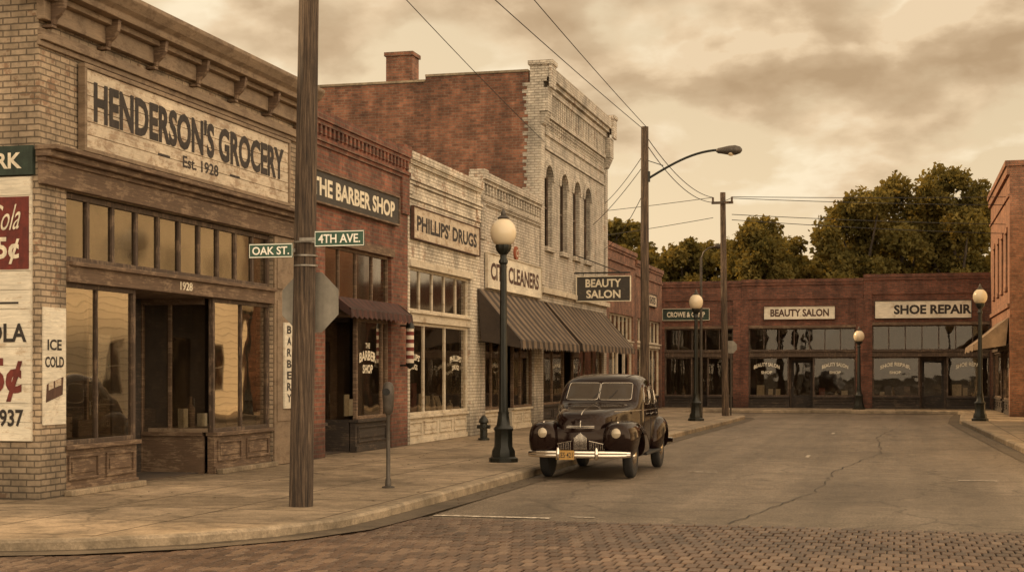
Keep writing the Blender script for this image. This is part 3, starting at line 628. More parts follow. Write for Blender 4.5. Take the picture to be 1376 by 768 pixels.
# ================= 3. drugs
Y3=FY(645)
r=root('drug_store_building',(XF,Y2,SW),'cream painted brick drug store with stepped parapet bands','building')
uA,uB=FY(551),FY(632)
shell(r,FE,Y2,Y3-.01,6.45,14,[(uA,uB,SW,4.1)],M_CREAM)
interior(r,FE,Y2+.3,Y3-.3,3.95,4)
m=MB(FE); m.box(Y2,Y3-.01,6.45,6.62,-.3,.12); m.box(Y2,Y3-.01,6.36,6.449,.003,.07); m.box(Y2,Y3-.01,6.0,6.07,.003,.09); m.box(Y2,Y3-.01,5.92,5.999,.003,.05); m.box(Y2,Y3-.01,5.60,5.66,.003,.04)
m.box(Y2+.001,Y2+.3,5.7,6.359,.003,.03); m.box(Y3-.35,Y3-.012,5.7,6.359,.003,.03)
m.obj('parapet_bands',M_CREAM,r)
m=MB(FE); m.box(uA-.1,uB+.1,4.1,4.25,.003,.06); m.obj('lintel',M_CREAMW,r)
storefront(r,FE,uA,uB,.78,2.88,3.12,4.1,[FY(575),FY(603)],None,M_CREAMW,M_CREAMW,5)
letters([("PHILLIPS'",FY(562),2.1,.9,.15,.05),('DRUGS',FY(562),1.88,.55,.12,.03),("PHILLIPS'",FY(618),2.1,.95,.15,.05),('DRUGS',FY(618),1.88,.55,.12,.03)],FE,-.11,M_INKL,r,'window_lettering')
sign("cream board with dark letters reading Phillips' Drugs",FE,FY(551),FY(640),4.73,5.42,.02,M_SIGNW,M_INKB,M_INK,[("PHILLIPS' DRUGS",(FY(551)+FY(640))/2,5.08,FY(636)-FY(555),.36,0,.035)],.025)
q=root('window_display',(XF-.4,FY(580),.8),'dark framed panel displayed in drug store window','display')
MB(FE).box(FY(578),FY(585),.8,1.5,-.5,-.46).obj('panel',M_REDB,q)
for a,b,h,dd in ((FY(586),FY(591),1.25,-.45),(FY(592),FY(598),1.2,-.4)):
    q=root('window_poster',(XF+dd,a,.8),'cream card standing in drug store window','poster','cards in the drug store window'); MB(FE).box(a,b,.8,h,dd,dd+.03).obj('paper',M_PAPER,q)
goods(FE,FY(603),uB,.8,'jars and boxes standing in the drug store window','goods in the drug store window',6)
MB(FE).box(uA,uB,.74,.795,-1.1,-.25).obj('display_shelf',M_WOODT,r)
# ================= 4. cleaners
Y4=FY(725)
r=root('cleaners_building',(XF,Y3,SW),'grey white painted brick dry cleaners with striped awning','building')
uA,uB=FY(652),FY(718)
shell(r,FE,Y3,Y4-.01,6.75,14,[(uA,uB,SW,3.9)],M_GREY)
interior(r,FE,Y3+.3,Y4-.3,3.7,4)
m=MB(FE); m.box(Y3,Y4-.01,6.75,6.93,-.3,.14); m.box(Y3,Y4-.01,6.66,6.749,.003,.08); m.box(Y3,Y4-.01,6.2,6.28,.003,.09); m.box(Y3,Y4-.01,6.12,6.199,.003,.05); m.box(Y3+.001,Y3+.4,5.2,6.119,.003,.05); m.box(Y3+.001,Y3+.45,6.93,7.0,-.28,.12)
u=Y3+.5
while u<Y4-.3: m.box(u,u+.12,6.4,6.659,.003,.05); u+=.3
m.obj('parapet_bands',M_GREY,r)
storefront(r,FE,uA,uB,.75,2.75,3.0,3.9,[FY(665),FY(704)],(FY(678),FY(693)),M_WOODB,M_CREAMW,6)
awning(r,FE,Y3-.3,Y4+.35,3.9,2.58,1.15,.26,M_AWN)
sign('white board with brown letters reading City Cleaners',FE,FY(651),FY(723.5),3.98,4.86,.02,M_SIGNC,M_CREAMW,M_INKB,[('CITY CLEANERS',(FY(652)+FY(723))/2,4.42,FY(720)-FY(655),.46,0,.035)],.03)
q=root('round_emblem',(XF,FY(692),5),'small round red emblem with letter above cleaners sign','sign')
m=MB(FE); c=FE.p(FY(692),5.10,.0); m.cyl(c+Vector((.003,0,0)),c+Vector((.06,0,0)),.19,n=24); m.obj('disc',plain('red_orange_paint',(.28,.075,.03),.7),q)
letters([('C',FY(692),5.10,.16,.20)],FE,.066,M_INKL,q)
hx,hy=-9.6,FY(650,-9.6)
q=root('fire_hydrant',(hx,hy,SW),'small black iron hydrant beside shop doorway','hydrant')
m=MB(); m.lathe((hx,hy,SW),[(.14,0),(.14,.05),(.09,.06),(.09,.4),(.12,.42),(.12,.46),(.10,.5),(.05,.57),(.02,.58)],14); m.cyl((hx-.16,hy,SW+.32),(hx+.16,hy,SW+.32),.045,n=10); m.cyl((hx,hy-.16,SW+.28),(hx,hy,SW+.28),.055,n=10); m.obj('hydrant_body',M_IRON,q,smooth=40)
# ================= 5. two storey
Y5=FY(815)
r=root('two_storey_building',(XF,Y4,SW),'two storey brick building with pale painted front and arched windows','building')
uA,uB=Y4+.5,Y5-.5
W=[]; sp=[]
for px in (737,757.5,774.5,789):
    c=FY(px); hw=.52; W.append((c-hw,c+hw,5.6,8.1)); sp.append((c-hw,c+hw,7.65,8.1))
TOP=10.5
shell(r,FE,Y4,Y5,TOP,17,[(uA,uB,SW,3.9)]+W,M_GREY,M_RED2,spandrels=sp)
interior(r,FE,Y4+.3,Y5-.3,3.7,4)
m=MB(FE)
for i in range(34):
    z=6.9+i*.105
    if z>TOP-.1: break
    m.box(Y4-.012,Y4+.0,z,z+.1055,-.34-.12*(i%2)-.08*rr.random(),-.001)
m.obj('painted_corner',M_GREY,r)
for a,b,c,d in W:
    window(r,FE,a,b,c,8.09,-.18,1,2,M_WOODV,UGLASS,.06,.05)
    MB(FE).box(a-.1,b+.1,c-.14,c-.001,.003,.12).obj('window_sill',M_GREY,r)
    s=MB(FE); n=9; cx=(a+b)/2; hw=(b-a)/2
    for i in range(n):
        t0=math.pi*i/n; t1=math.pi*(i+1)/n
        P=[(cx-(hw+k_)*math.cos(t),7.66+(.45+k_)*math.sin(t)) for k_,t in ((.02,t0),(.02,t1),(.2,t1),(.2,t0))]
        s.prism(P,.003,.05)
    s.obj('window_arch',M_GREY,r)
m=MB(FE)
m.box(Y4,Y5,TOP,TOP+.12,-.3,.22); m.box(Y4,Y5,TOP+.12,TOP+.5,-.3,.30)
m.box(Y4,Y5,TOP-.2,TOP-.001,.003,.12)
for u in (Y4-.02,Y5-.58): m.box(u,u+.6,TOP-.9,TOP-.201,.003,.26); m.box(u-.05,u+.65,TOP+.5,TOP+.62,-.35,.42); m.box(u-.02,u+.62,TOP-.2,TOP+.499,.302,.38); m.prismu([(.003,TOP-1.3),(.1,TOP-1.25),(.24,TOP-.95),(.24,TOP-.901),(.003,TOP-.901)],u+.05,u+.55)
m.box(Y4+.6,Y5-.6,TOP-.95,TOP-.85,.003,.1); m.box(Y4+.6,Y5-.6,TOP-1.5,TOP-1.4,.003,.06); m.box(Y4+.6,Y5-.6,8.55,8.65,.003,.06)
u=Y4+.7
while u<Y5-.75:
    m.box(u,u+.14,TOP-.85,TOP-.201,.003,.08)
    for kk in range(4): m.box(u+.001,u+.135,TOP-1.38+kk*.11,TOP-1.32+kk*.11,.003,.05)
    u+=.27
m.box(Y4+.001,Y4+.45,4.4,TOP-1.3,.003,.05); m.box(Y5-.45,Y5-.001,4.4,TOP-1.3,.003,.05)
m.obj('cornice',M_GREY,r)
m=MB(FE)
steps=[(-.35,-3.6,.30),(-3.6,-7.2,.15),(-7.2,-17,.0)]
for a,b,h in steps:
    if h>0: m.box(Y4,Y4+.25,TOP,TOP+h,b,a)
m.obj('side_parapet',M_RED2,r)
m=MB(FE)
for a,b,h in steps: m.box(Y4-.04,Y4+.29,TOP+h+.001,TOP+h+.07,b+.002,a)
m.obj('coping',M_KERB,r)
cx=BX(540,Y4+.3)
q=MB(); q.box(cx-.42,cx+.42,TOP-.3,TOP+1.0,Y4+.02,Y4+.7); q.box(cx-.47,cx+.47,TOP+1.0,TOP+1.12,Y4-.03,Y4+.75); q.obj('chimney',M_RED2,r)
m=MB(FE); m.box(Y4,Y5,4.15,4.3,.003,.14); m.obj('belt_course',M_CREAMW,r)
storefront(r,FE,uA,uB,.75,2.8,3.0,3.9,[uA+1.6,uB-1.6,uB-3.0],(uA+3.2,uA+4.6),M_WOODB,M_DARKW,9)
awning(r,FE,Y4+.75,Y5-.6,3.9,2.62,1.15,.26,M_AWN)
yy=48.4; X0=BX(776,yy); X1=BX(847,yy); z0=BZ(810,404,yy); z1=BZ(810,372,yy)
sg=sign('dark projecting sign with cream letters reading Beauty Salon',FS(yy),X0,X1,z0,z1,.0,M_SIGND,M_INKL,M_INKL,[('BEAUTY',(X0+X1)/2,z0+(z1-z0)*.74,1.2,.27,0,.03),('SALON',(X0+X1)/2,z0+(z1-z0)*.28,1.15,.27,0,.03)],.03,.08,'projecting_sign')
m=MB(); m.cyl((XF,yy+.0,z1+.14),(X1,yy+.0,z1+.14),.025,n=8); m.cyl((XF,yy,z1+.75),(X1-.3,yy,z1+.14),.015,n=6)
for x in (X0+.2,X1-.2): m.cyl((x,yy-.04,z1+.03),(x,yy-.0,z1+.14),.012,n=6)
m.obj('bracket',M_IRON,sg)
# ================= 6. far brick shops
Y6=67.2; Ym=60.2
for (a,b,top,lab) in ((Y5+.01,Ym,6.45,'red brick shop building with flat parapet'),(Ym+.01,Y6,6.2,'red brick corner shop with tall panelled front')):
    r=root('shop_building',(XF,a,SW),lab,'building'); uA,uB=a+.5,b-.5
    shell(r,FE,a,b,top,14,[(uA,uB,SW,4.0)],M_RED2)
    interior(r,FE,a+.3,b-.3,3.8,4)
    m=MB(FE); m.box(a,b,top,top+.15,-.3,.1); m.box(a,b,top-.5,top-.42,.003,.06); m.box(a,b,top-.1,top-.001,.003,.05); m.obj('parapet_bands',M_RED2,r)
    storefront(r,FE,uA,uB,.7,2.8,3.0,4.0,[uA+1.4,uB-1.4],(uA+2.2,uA+3.5),M_CREAMW,M_DARKW,6)
sign('small cream board above far shop window',FE,FY(869),FY(880),FZ(874,411),FZ(874,396),.02,M_SIGNW,M_INK,M_INK,[('SHOES',FY(874.5),FZ(874,403.5),1.5,.3)],.03)
# ================= back row
fb=FS(YB)
rooms=[(XF-6,BX(996),5.78,M_BACK,'dark brick shop with wide storefront at street end'),(BX(996)+.01,BX(1160),5.82,M_BACK,'dark red brick beauty salon with arched window lettering'),(BX(1160)+.01,BX(1345)+5,5.98,M_BACK,'dark red brick shoe repair shop with transom windows')]
names=['shop_building','beauty_salon_building','shoe_repair_building']
def backshop(i,a,b,top,mat,lab,openings,doors):
    r=root(names[i],(a,YB,SW),lab,'building')
    ops=[(o[0],o[1],SW,o[2]) for o in openings]
    shell(r,fb,a,b,top,10,ops,mat)
    interior(r,fb,a+.3,b-.3,3.9,3.5)
    m=MB(fb); m.box(a,b,top,top+.14,-.3,.08); m.box(a,b,top-.12,top-.001,.003,.05); m.box(a,b,top-.75,top-.68,.003,.05)
    for o in openings: m.box(o[0]-.001-.35,o[0]-.001,SW,top-.76,.003,.06); m.box(o[1]+.001,o[1]+.351,SW,top-.76,.003,.06)
    m.obj('pilasters_and_bands',mat,r)
    for o,dr in zip(openings,doors):
        m=MB(fb); m.box(o[0],o[1],o[2],o[2]+.12,.003,.05); m.obj('lintel',M_WOODB,r)
        storefront(r,fb,o[0],o[1],.66,2.45,2.72,o[2],[],dr,M_WOODV,M_DARKW,o[3],recess=.8,trglass=BGLASS,gl=BGLASS)
    return r
B=lambda px: BX(px)
r0=backshop(0,*rooms[0],[(B(893),B(985),3.75,5)],[(B(930),B(950))])
r1=backshop(1,*rooms[1],[(B(1006),B(1150),3.75,7)],[(B(1060),B(1092))])
r2=backshop(2,*rooms[2],[(B(1172),B(1330),3.85,7)],[(B(1236),B(1272))])
letters([('BEAUTY SALON',B(1030),2.12,1.15,.17,.14,.03),('SHOP',B(1030),1.75,.5,.13,0,.03),('BEAUTY SALON',B(1122),2.12,1.15,.17,.14,.03),('SHOP',B(1122),1.75,.5,.13,0,.03)],fb,-.11,M_INKL,r1,'window_lettering')
letters([('SHOE REPAIR',B(1203),2.12,1.3,.17,.16,.03),('SHOP',B(1203),1.75,.5,.13,0,.03),('SHOE REPAIR',B(1303),2.12,1.15,.17,.14,.03)],fb,-.11,M_INKL,r2,'window_lettering')
for i,(a,b) in enumerate(((B(1012),B(1056)),(B(1096),B(1145)),(B(1178),B(1232)),(B(1276),B(1325)),(B(898),B(928)))):
    goods(fb,a,b,.66,'small goods and cards displayed behind shop glass','goods in the far shop windows',20+i,(-.6,-.4))
sign('dark green board with faded cream letters on brick wall',fb,B(891),B(953),BZ(920,430),BZ(920,415),.02,M_GREENP,M_INKL,M_INKL,[('CROWE & CAMP',B(922),BZ(920,422.5),1.75,.24)],.02)
sign('cream board with brown letters reading Beauty Salon',fb,B(1027),B(1122),BZ(1075,428.5),BZ(1075,411.5),.02,M_SIGNC,M_INKB,M_INKB,[('BEAUTY SALON',B(1074.5),BZ(1075,420),2.6,.34,0,.035)],.02)
sign('cream board with dark letters reading Shoe Repair',fb,B(1176),B(1305),BZ(1240,427),BZ(1240,404),.02,M_SIGNC,M_INK,M_INK,[('SHOE REPAIR',B(1253),BZ(1240,415.5),3.3,.42,0,.04)],.02)
# ================= right building
r=root('corner_brick_building',(XR,56.6,SW),'two storey orange brick building catching warm sun','building')
ya,yb=56.6,68.2; top=9.2
wy=(58.2,60.6,63.0,65.6)
ops=[(ya+.5,yb-.5,SW,3.6)]+[(c-.5,c+.5,4.9,6.9) for c in wy]
shell(r,FR,ya,yb,top,12,ops,M_ORB)
interior(r,FR,ya+.3,yb-.3,3.6,4)
m=MB(FR); m.box(ya-.05,yb,top,top+.2,-.3,.16); m.box(ya,yb,top-.3,top-.001,.003,.1); m.box(ya,yb,top-1.1,top-1.0,.003,.06); m.box(ya,yb,4.1,4.25,.003,.08)
for c in wy: m.box(c-.6,c+.6,4.75,4.899,.003,.08); m.box(c-.55,c+.55,6.901,7.1,.003,.05)
m.obj('cornice',M_ORB,r)
MB().box(XR,XR+12,top,top+.2,ya-.06,ya+.25).obj('side_coping',M_ORB,r)
for c in wy: window(r,FR,c-.5,c+.5,4.9,6.9,-.15,1,2,M_WOODV,UGLASS)
storefront(r,FR,ya+.5,yb-.5,.7,2.6,2.8,3.6,[60,63,66],(61,62.4),M_WOODV,M_DARKW,8)
awning(r,FR,ya+.2,ya+7,3.75,2.75,1.25,.25,M_AWNX)
HX=4.9
r=root('clapboard_house',(HX,28,SW),'pale clapboard two storey building across the street','building')
fo=Frame((HX,0,0),(0,1,0),(-1,0,0))
wy=(30,34,38,42,46,50,54)
ops=[(c-.55,c+.55,4.6,6.4) for c in wy]+[(c-.55,c+.55,1.0,2.9) for c in wy]
shell(r,fo,28,56.3,7.6,9,ops,M_CLAP)
for c in wy:
    window(r,fo,c-.55,c+.55,4.6,6.4,-.1,1,2,M_CREAMW,UGLASS); window(r,fo,c-.55,c+.55,1.0,2.9,-.1,1,2,M_CREAMW,UGLASS)
MB(fo).box(27.8,56.35,7.6,7.8,-.5,.2).obj('eaves',M_CREAMW,r)
# ================= street lamps
def lamp(loc,h=4.7,label='dark iron street lamp with cream acorn globe on the pavement'):
    x,y=loc; z=SW; r=root('street_lamp',(x,y,z),label,'street lamp','street lamps along the pavements'); k=(h-SW)/4.56
    c=(x,y,z)
    m=MB(); m.lathe(c,[(.27,0),(.27,.07),(.22,.10),(.215,.2),(.17,.28),(.165,.55),(.19,.6),(.13,.66),(.10,.85),(.105,.9)],16,flute=.08); m.obj('base',M_IRON,r,smooth=35)
    m=MB(); m.lathe(c,[(.085,.88),(.078,1.2),(.06,3.55*k),(.085,3.58*k),(.085,3.62*k),(.06,3.66*k),(.06,3.72*k),(.13,3.80*k),(.15,3.86*k),(.15,3.9*k)],20,flute=.10); m.obj('shaft',M_IRON,r,smooth=35)
    t=3.9*k
    m=MB(); m.lathe(c,[(.13,t),(.185,t+.05),(.225,t+.14),(.235,t+.22),(.225,t+.30),(.19,t+.38),(.13,t+.44),(.09,t+.47)],24); m.obj('lamp_globe',M_GLOBE,r,smooth=80)
    m=MB(); m.lathe(c,[(.10,t+.465),(.11,t+.49),(.07,t+.52),(.045,t+.54),(.05,t+.57),(.03,t+.61),(.008,t+.66)],12); m.obj('finial',M_METER,r,smooth=40)
    return r
lp=lamp((-6.92,25.9))
lamp((2.56,51.8)); lamp((-6.6,49.6),4.5); lamp((-1.75,66.6),3.6)
# ================= poles
def pole(x,y,h,r0,r1,lean=(0,0),label='weathered wooden utility pole on the pavement'):
    r=root('utility_pole',(x,y,SW),label,'utility pole','utility poles along the street'); m=MB(); n=24; vs=[];rows=14
    rd=random.Random(int(x*100+y))
    offsr=[1+rd.uniform(-.04,.04) for _ in range(n)]
    for j in range(rows+1):
        t=j/rows; rad=r0+(r1-r0)*t
        for i in range(n):
            a=2*math.pi*i/n; q=rad*offsr[i]*(1+rd.uniform(-.012,.012)); vs.append((x+lean[0]*t+q*math.cos(a),y+lean[1]*t+q*math.sin(a),SW-.05+h*t))
    fs=[(j*n+i,j*n+(i+1)%n,(j+1)*n+(i+1)%n,(j+1)*n+i) for j in range(rows) for i in range(n)]+[tuple(rows*n+i for i in range(n))]
    m.add(vs,fs); m.obj('shaft',M_POLE,r,smooth=60); return r
PX,PY=-6.99,16.72
p1=pole(PX,PY,9.6,.146,.105,(.16,0),'tall weathered timber utility pole at the kerb corner')
m=MB(); m.box(PX+.15-1.9,PX+.15+1.9,9.2,9.32,PY-.16,PY-.06)
for dx in (-1.8,-1.0,1.0,1.8): m.cyl((PX+.15+dx,PY-.11,9.32),(PX+.15+dx,PY-.11,9.46),.035,n=8)
m.obj('crossarm',M_POLE,p1)
P2X,P2Y=-6.6,39.3
p2=pole(P2X,P2Y,8.2,.13,.10,(0,0),'dark utility pole carrying a curved street light arm')
m=MB(); P=[]
for t in np.linspace(0,1,14):
    P.append((P2X+.08+1.9*t,P2Y,6.9+.70*math.sin(t*math.pi/2)))
m.tube(P,.032,8); m.cyl((P2X+.1,P2Y,6.82),(P2X+.1,P2Y,7.1),.05,n=8); m.tube([(P2X+.05,P2Y,7.40),(P2X+.5,P2Y,7.24)],.012,6); m.obj('lamp_arm',M_IRON,p2,smooth=60)
m=MB(); hx=P2X+1.95; m.lathe((hx,P2Y,7.58),[(.03,-.05),(.07,.0),(.085,.1),(.12,.28),(.13,.45),(.09,.58),(.03,.63)],14,axis='x'); m.obj('lamp_head',M_METER,p2,smooth=50)
m=MB(); m.lathe((hx+.34,P2Y,7.50),[(.02,-.07),(.07,-.05),(.10,.0),(.10,.04)],14); m.obj('lamp_lens',M_GLOBE,p2,smooth=50)
P3X,P3Y=-6.3,55.6
p3=pole(P3X,P3Y,8.35,.13,.10,(-.1,0),'tall wooden utility pole with short crossarm')
m=MB(); m.box(P3X-.5,P3X+.3,8.0,8.09,P3Y-.18,P3Y-.1); 
for dx in (-.45,-.05,.25): m.cyl((P3X+dx,P3Y-.14,8.09),(P3X+dx,P3Y-.14,8.25),.04,n=8)
m.obj('crossarm',M_POLE,p3)
q=root('street_light',(-7.3,56.3,SW),'thin steel pole with small curved lamp arm','street light')
m=MB(); m.cyl((-7.3,56.3,SW),(-7.3,56.3,6.1),.06,.045,n=10); m.tube([(-7.3,56.3,6.0),(-7.2,56.3,6.3),(-7.0,56.3,6.45),(-6.75,56.3,6.5)],.03,8); m.obj('shaft',M_METER,q,smooth=50)
m=MB(); m.lathe((-6.8,56.3,6.5),[(.02,-.02),(.08,.02),(.10,.18),(.06,.3),(.02,.33)],10,axis='x'); m.obj('lamp_head',M_METER,q,smooth=50)
def octo(x,y,z,rad,name,label):
    q=root(name,(x,y,SW),label,'road sign'); m=MB()
    pts=[(x+rad*math.cos(math.pi/8+i*math.pi/4),z+rad*math.sin(math.pi/8+i*math.pi/4)) for i in range(8)]
    m.prism(pts,y,y+.008); m.obj('sign_plate',M_GALV,q); return q
q=octo(PX+.045,PY+.17,2.60,.395,'stop_sign','unpainted back of an octagonal sign fixed behind the pole')
m=MB(); m.box(PX+.02,PX+.10,2.3,2.33,PY+.1,PY+.17); m.obj('mount',M_STEEL,q)
q=octo(-6.15,56.0,2.7,.25,'stop_sign','back of small octagonal sign beside far pole')
m=MB(); m.cyl((-6.15,56.03,SW),(-6.15,56.03,2.9),.03,n=8); m.obj('post',M_METER,q)
def px2(px,d): 
    lat=(px-688)/F_*d; return (-S_*d+C_*lat, C_*d+S_*lat)
ys=PY-.20
def nsign(pa,pb,ya_,yb_,txt,lab,attach):
    X0=BX(pa,ys);X1=BX(pb,ys); z0=BZ((pa+pb)/2,yb_,ys); z1=BZ((pa+pb)/2,ya_,ys)
    r=root('street_name_sign',(X0,ys,z0),lab,'street sign','street name signs on the pole'); f=FS(ys)
    MB(f).box(X0,X1,z0,z1,0,.012).obj('plate',M_STGREEN,r,bevel=.004)
    m=MB(f); t=.010
    m.box(X0+.006,X1-.006,z1-t-.006,z1-.006,.013,.0135); m.box(X0+.006,X1-.006,z0+.006,z0+t+.006,.013,.0135); m.box(X0+.006,X0+.012,z0+.02,z1-.02,.013,.0135); m.box(X1-.012,X1-.006,z0+.02,z1-.02,.013,.0135)
    m.obj('border',M_STW,r)
    letters([(txt,(X0+X1)/2,(z0+z1)/2,(X1-X0)*.84,(z1-z0)*.56,0,.02)],f,.016,M_STW,r)
    b=MB(f); zc=(z0+z1)/2; a0,a1=(X1,attach) if X1<attach else (attach,X0)
    b.box(a0,a1,zc-.02,zc+.02,-.02,.006); b.obj('bracket',M_STEEL,r)
nsign(335,394,327,346.5,'OAK ST.','green street name plate reading Oak St.',PX+.0)
nsign(423,490,309.5,331,'4TH AVE.','green street name plate reading 4th Ave.',PX+.06)
m=MB(); 
for z in (3.02,3.14,3.30): m.lathe((PX+.055,PY,z),[(.142,0),(.146,.002),(.146,.02),(.142,.022)],20)
m.obj('steel_bands',M_STEEL,p1)
mx,my=-6.93,19.7
r=root('parking_meter',(mx,my,SW),'grey parking meter on a steel post at the kerb','parking meter')
m=MB(); m.lathe((mx,my,SW),[(.09,0),(.09,.015),(.045,.03),(.04,.12),(.03,.14),(.028,1.0),(.035,1.02)],14); m.obj('post',M_METER,r,smooth=40)
m=MB(); m.lathe((mx,my,SW+1.02),[(.035,0),(.06,.03),(.075,.10),(.078,.2),(.085,.24),(.085,.33),(.075,.40),(.05,.445),(.02,.46)],16); hd=m.obj('meter_head',M_METER,r,smooth=50)
m=MB(); m.prism([(mx+.055*math.cos(a),SW+1.34+.05*math.sin(a)) for a in np.linspace(0,math.pi*2,13)[:-1]],my-.088,my-.08); m.obj('meter_window',M_BLACK,hd)
def wire(a,b,sag,rad=.011,label='thin black overhead power line'):
    a=Vector(a);b=Vector(b); r=root('power_line',a,label,'power line','overhead power lines'); m=MB()
    m.tube([a+(b-a)*t-Vector((0,0,sag*4*t*(1-t))) for t in np.linspace(0,1,24)],rad,5); m.obj('cable',M_BLACK,r)
wire((PX+.15-1.8,PY-.11,9.46),(XF+.1,Y4+.2,8.7),.12,.009)
wire((-6.6,-6,8.3),(P2X,P2Y,8.2),.25,.009); wire((-5.3,-6,8.9),(P2X+.05,P2Y,8.28),.3,.009)
wire((P2X,P2Y,8.1),(P3X-.45,P3Y-.14,8.25),.35,.012); wire((P2X,P2Y,7.9),(P3X+.2,P3Y-.14,8.2),.7,.012); wire((P2X,P2Y,7.6),(XF+.1,Y5-.8,7.9),.1,.010)
wire((P2X,P2Y,7.3),(XF+.1,Y5-3,6.9),.1,.010); wire((P2X,P2Y,6.6),(XF+.1,Y5-1,6.2),.25,.010)
for z,zz,s in ((8.25,9.3,.3),(8.2,9.0,.5),(7.6,8.0,.5),(7.4,7.6,.6)):
    wire((P3X+.25,P3Y-.14,z),(26,66,zz),s,.013)
wire((P3X-.45,P3Y-.14,8.25),(-30,70,9.2),.4,.012); wire((P3X-.45,P3Y-.1,7.5),(-30,72,7.9),.5,.012)
# ================= car
def build_car(ox,oy):
    r=root('parked_car',(ox,oy,.014),'black 1940s sedan with chrome grille and bumper parked at the kerb','car')
    dg=bpy.context.evaluated_depsgraph_get
    O=Vector((ox,oy,.014))
    def loft(secs):
        m=MB(); n=len(secs[0]); vs=[p for s in secs for p in s]
        fs=[(j*n+i,j*n+(i+1)%n,(j+1)*n+(i+1)%n,(j+1)*n+i) for j in range(len(secs)-1) for i in range(n)]
        fs+=[tuple(range(n)),tuple((len(secs)-1)*n+i for i in range(n))]
        m.add(vs,fs); return m
    def finish(mbs,name,mat,cuts,lv=2):
        m=MB()
        allv=[];allf=[];
        for mb in mbs:
            me=D.meshes.new('tmp'); me.from_pydata([tuple(v) for v in mb.v],[],mb.f)
            bm=bmesh.new(); bm.from_mesh(me); bmesh.ops.recalc_face_normals(bm,faces=bm.faces); bm.to_mesh(me); bm.free()
            o=D.objects.new('tmp',me); COL.objects.link(o); s=o.modifiers.new('s','SUBSURF'); s.levels=lv; s.render_levels=lv
            cs=[]
            for cc,rad,x0,x1 in cuts:
                cm=MB(); cm.cyl((x0,cc[0],cc[1]),(x1,cc[0],cc[1]),rad,n=40); c=cm.obj('cut',mat); cs.append(c)
                bo=o.modifiers.new('b','BOOLEAN'); bo.operation='DIFFERENCE'; bo.object=c; bo.solver='EXACT'
            g=dg(); g.update(); ev=D.meshes.new_from_object(o.evaluated_get(g))
            n=len(allv); allv+=[v.co.copy() for v in ev.vertices]; allf+=[tuple(i+n for i in p.vertices) for p in ev.polygons]
            D.objects.remove(o)
            for c in cs: D.objects.remove(c)
        m.v=[v+O for v in allv]; m.f=allf
        return m.obj(name,mat,r,smooth=45,fixn=False),allv,allf
    def ring(y,wb,wbelt,zb,zbelt,wg,wt,zt):
        h=[(0,zb),(wb*.85,zb),(wb,zb+.08),(wbelt,(zb+zbelt)/2),(wbelt*.985,zbelt),(wg,zbelt+(zt-zbelt)*.5),(wt,zt-(zt-zbelt)*.09),(wt*.6,zt-.003),(0,zt)]
        full=h+[(-x,z) for x,z in h[-2:0:-1]]
        return [(x,y,z) for x,z in full]
    hull=[ring(.17,.22,.28,.50,.80,.24,.16,.94),ring(.20,.30,.37,.46,.86,.34,.25,1.03),ring(.32,.38,.46,.44,.92,.44,.35,1.10),ring(.7,.46,.55,.42,.96,.54,.45,1.15),ring(1.2,.54,.62,.36,1.01,.62,.52,1.185),
     ring(1.5,.62,.69,.34,1.04,.68,.58,1.20),ring(1.66,.70,.74,.33,1.07,.73,.64,1.225),ring(1.78,.73,.77,.32,1.08,.75,.66,1.33),ring(2.02,.75,.79,.32,1.10,.76,.68,1.60),ring(2.20,.755,.795,.32,1.10,.76,.68,1.685),ring(2.8,.755,.80,.32,1.10,.765,.67,1.72),
     ring(3.3,.755,.795,.32,1.10,.75,.65,1.71),ring(3.7,.73,.77,.33,1.08,.70,.57,1.63),ring(4.05,.70,.73,.34,1.04,.63,.48,1.46),ring(4.4,.65,.67,.36,.95,.54,.38,1.2),ring(4.68,.54,.56,.38,.80,.42,.28,.95),ring(4.8,.42,.44,.42,.66,.32,.2,.76)]
    def rring(y,w,zb,zt):
        return [(w*sx*(1 if abs(sz)<1 else .9),y,zb+(zt-zb)*(sz*.5+.5)) for sx,sz in ((1,-.7),(1,0),(1,.7),(.6,1),(0,1),(-.6,1),(-1,.7),(-1,0),(-1,-.7),(-.6,-1),(0,-1),(.6,-1))]
    apron=[rring(.16,.54,.36,.80),rring(.21,.60,.34,.87),rring(.5,.66,.34,.93),rring(1.0,.68,.34,.96),rring(1.9,.70,.34,.92)]
    wf=(.90,.36); wr=(3.80,.36)
    cuts=[(wf,.39,.54,1.2),(wf,.39,-1.2,-.54),(wr,.38,.56,1.2),(wr,.38,-1.2,-.56)]
    body,bv,bf=finish([loft(hull),loft(apron)],'body',M_CAR,cuts)
    def fring(y,cx,a,zt,zb,sg,n=14):
        o=[]
        cz=(zt+zb)/2; hz=(zt-zb)/2
        for i in range(n):
            t=2*math.pi*i/n; c=math.cos(t); s=math.sin(t); e=.72
            o.append((sg*(cx+a*math.copysign(abs(c)**e,c)),y,cz+hz*math.copysign(abs(s)**e,s)))
        return o
    FF=[(.06,.63,.17,.87,.48),(.09,.635,.23,.905,.40),(.2,.645,.275,.94,.35),(.45,.655,.29,.965,.33),(.85,.665,.29,.965,.31),(1.25,.675,.265,.93,.30),(1.6,.695,.225,.85,.30),(1.95,.72,.17,.70,.31),(2.25,.735,.12,.54,.32)]
    RR=[(3.1,.70,.10,.62,.34),(3.2,.70,.16,.76,.32),(3.45,.705,.22,.90,.30),(3.8,.71,.23,.96,.30),(4.15,.69,.215,.92,.32),(4.5,.66,.16,.78,.35),(4.72,.63,.10,.6,.42)]
    for sg in (1,-1):
        finish([loft([fring(*q,sg) for q in FF])],'front_fender',M_CAR,cuts)
        finish([loft([fring(*q,sg) for q in RR])],'rear_fender',M_CAR,cuts)
    bvh=BVHTree.FromPolygons([v for v in bv],bf)
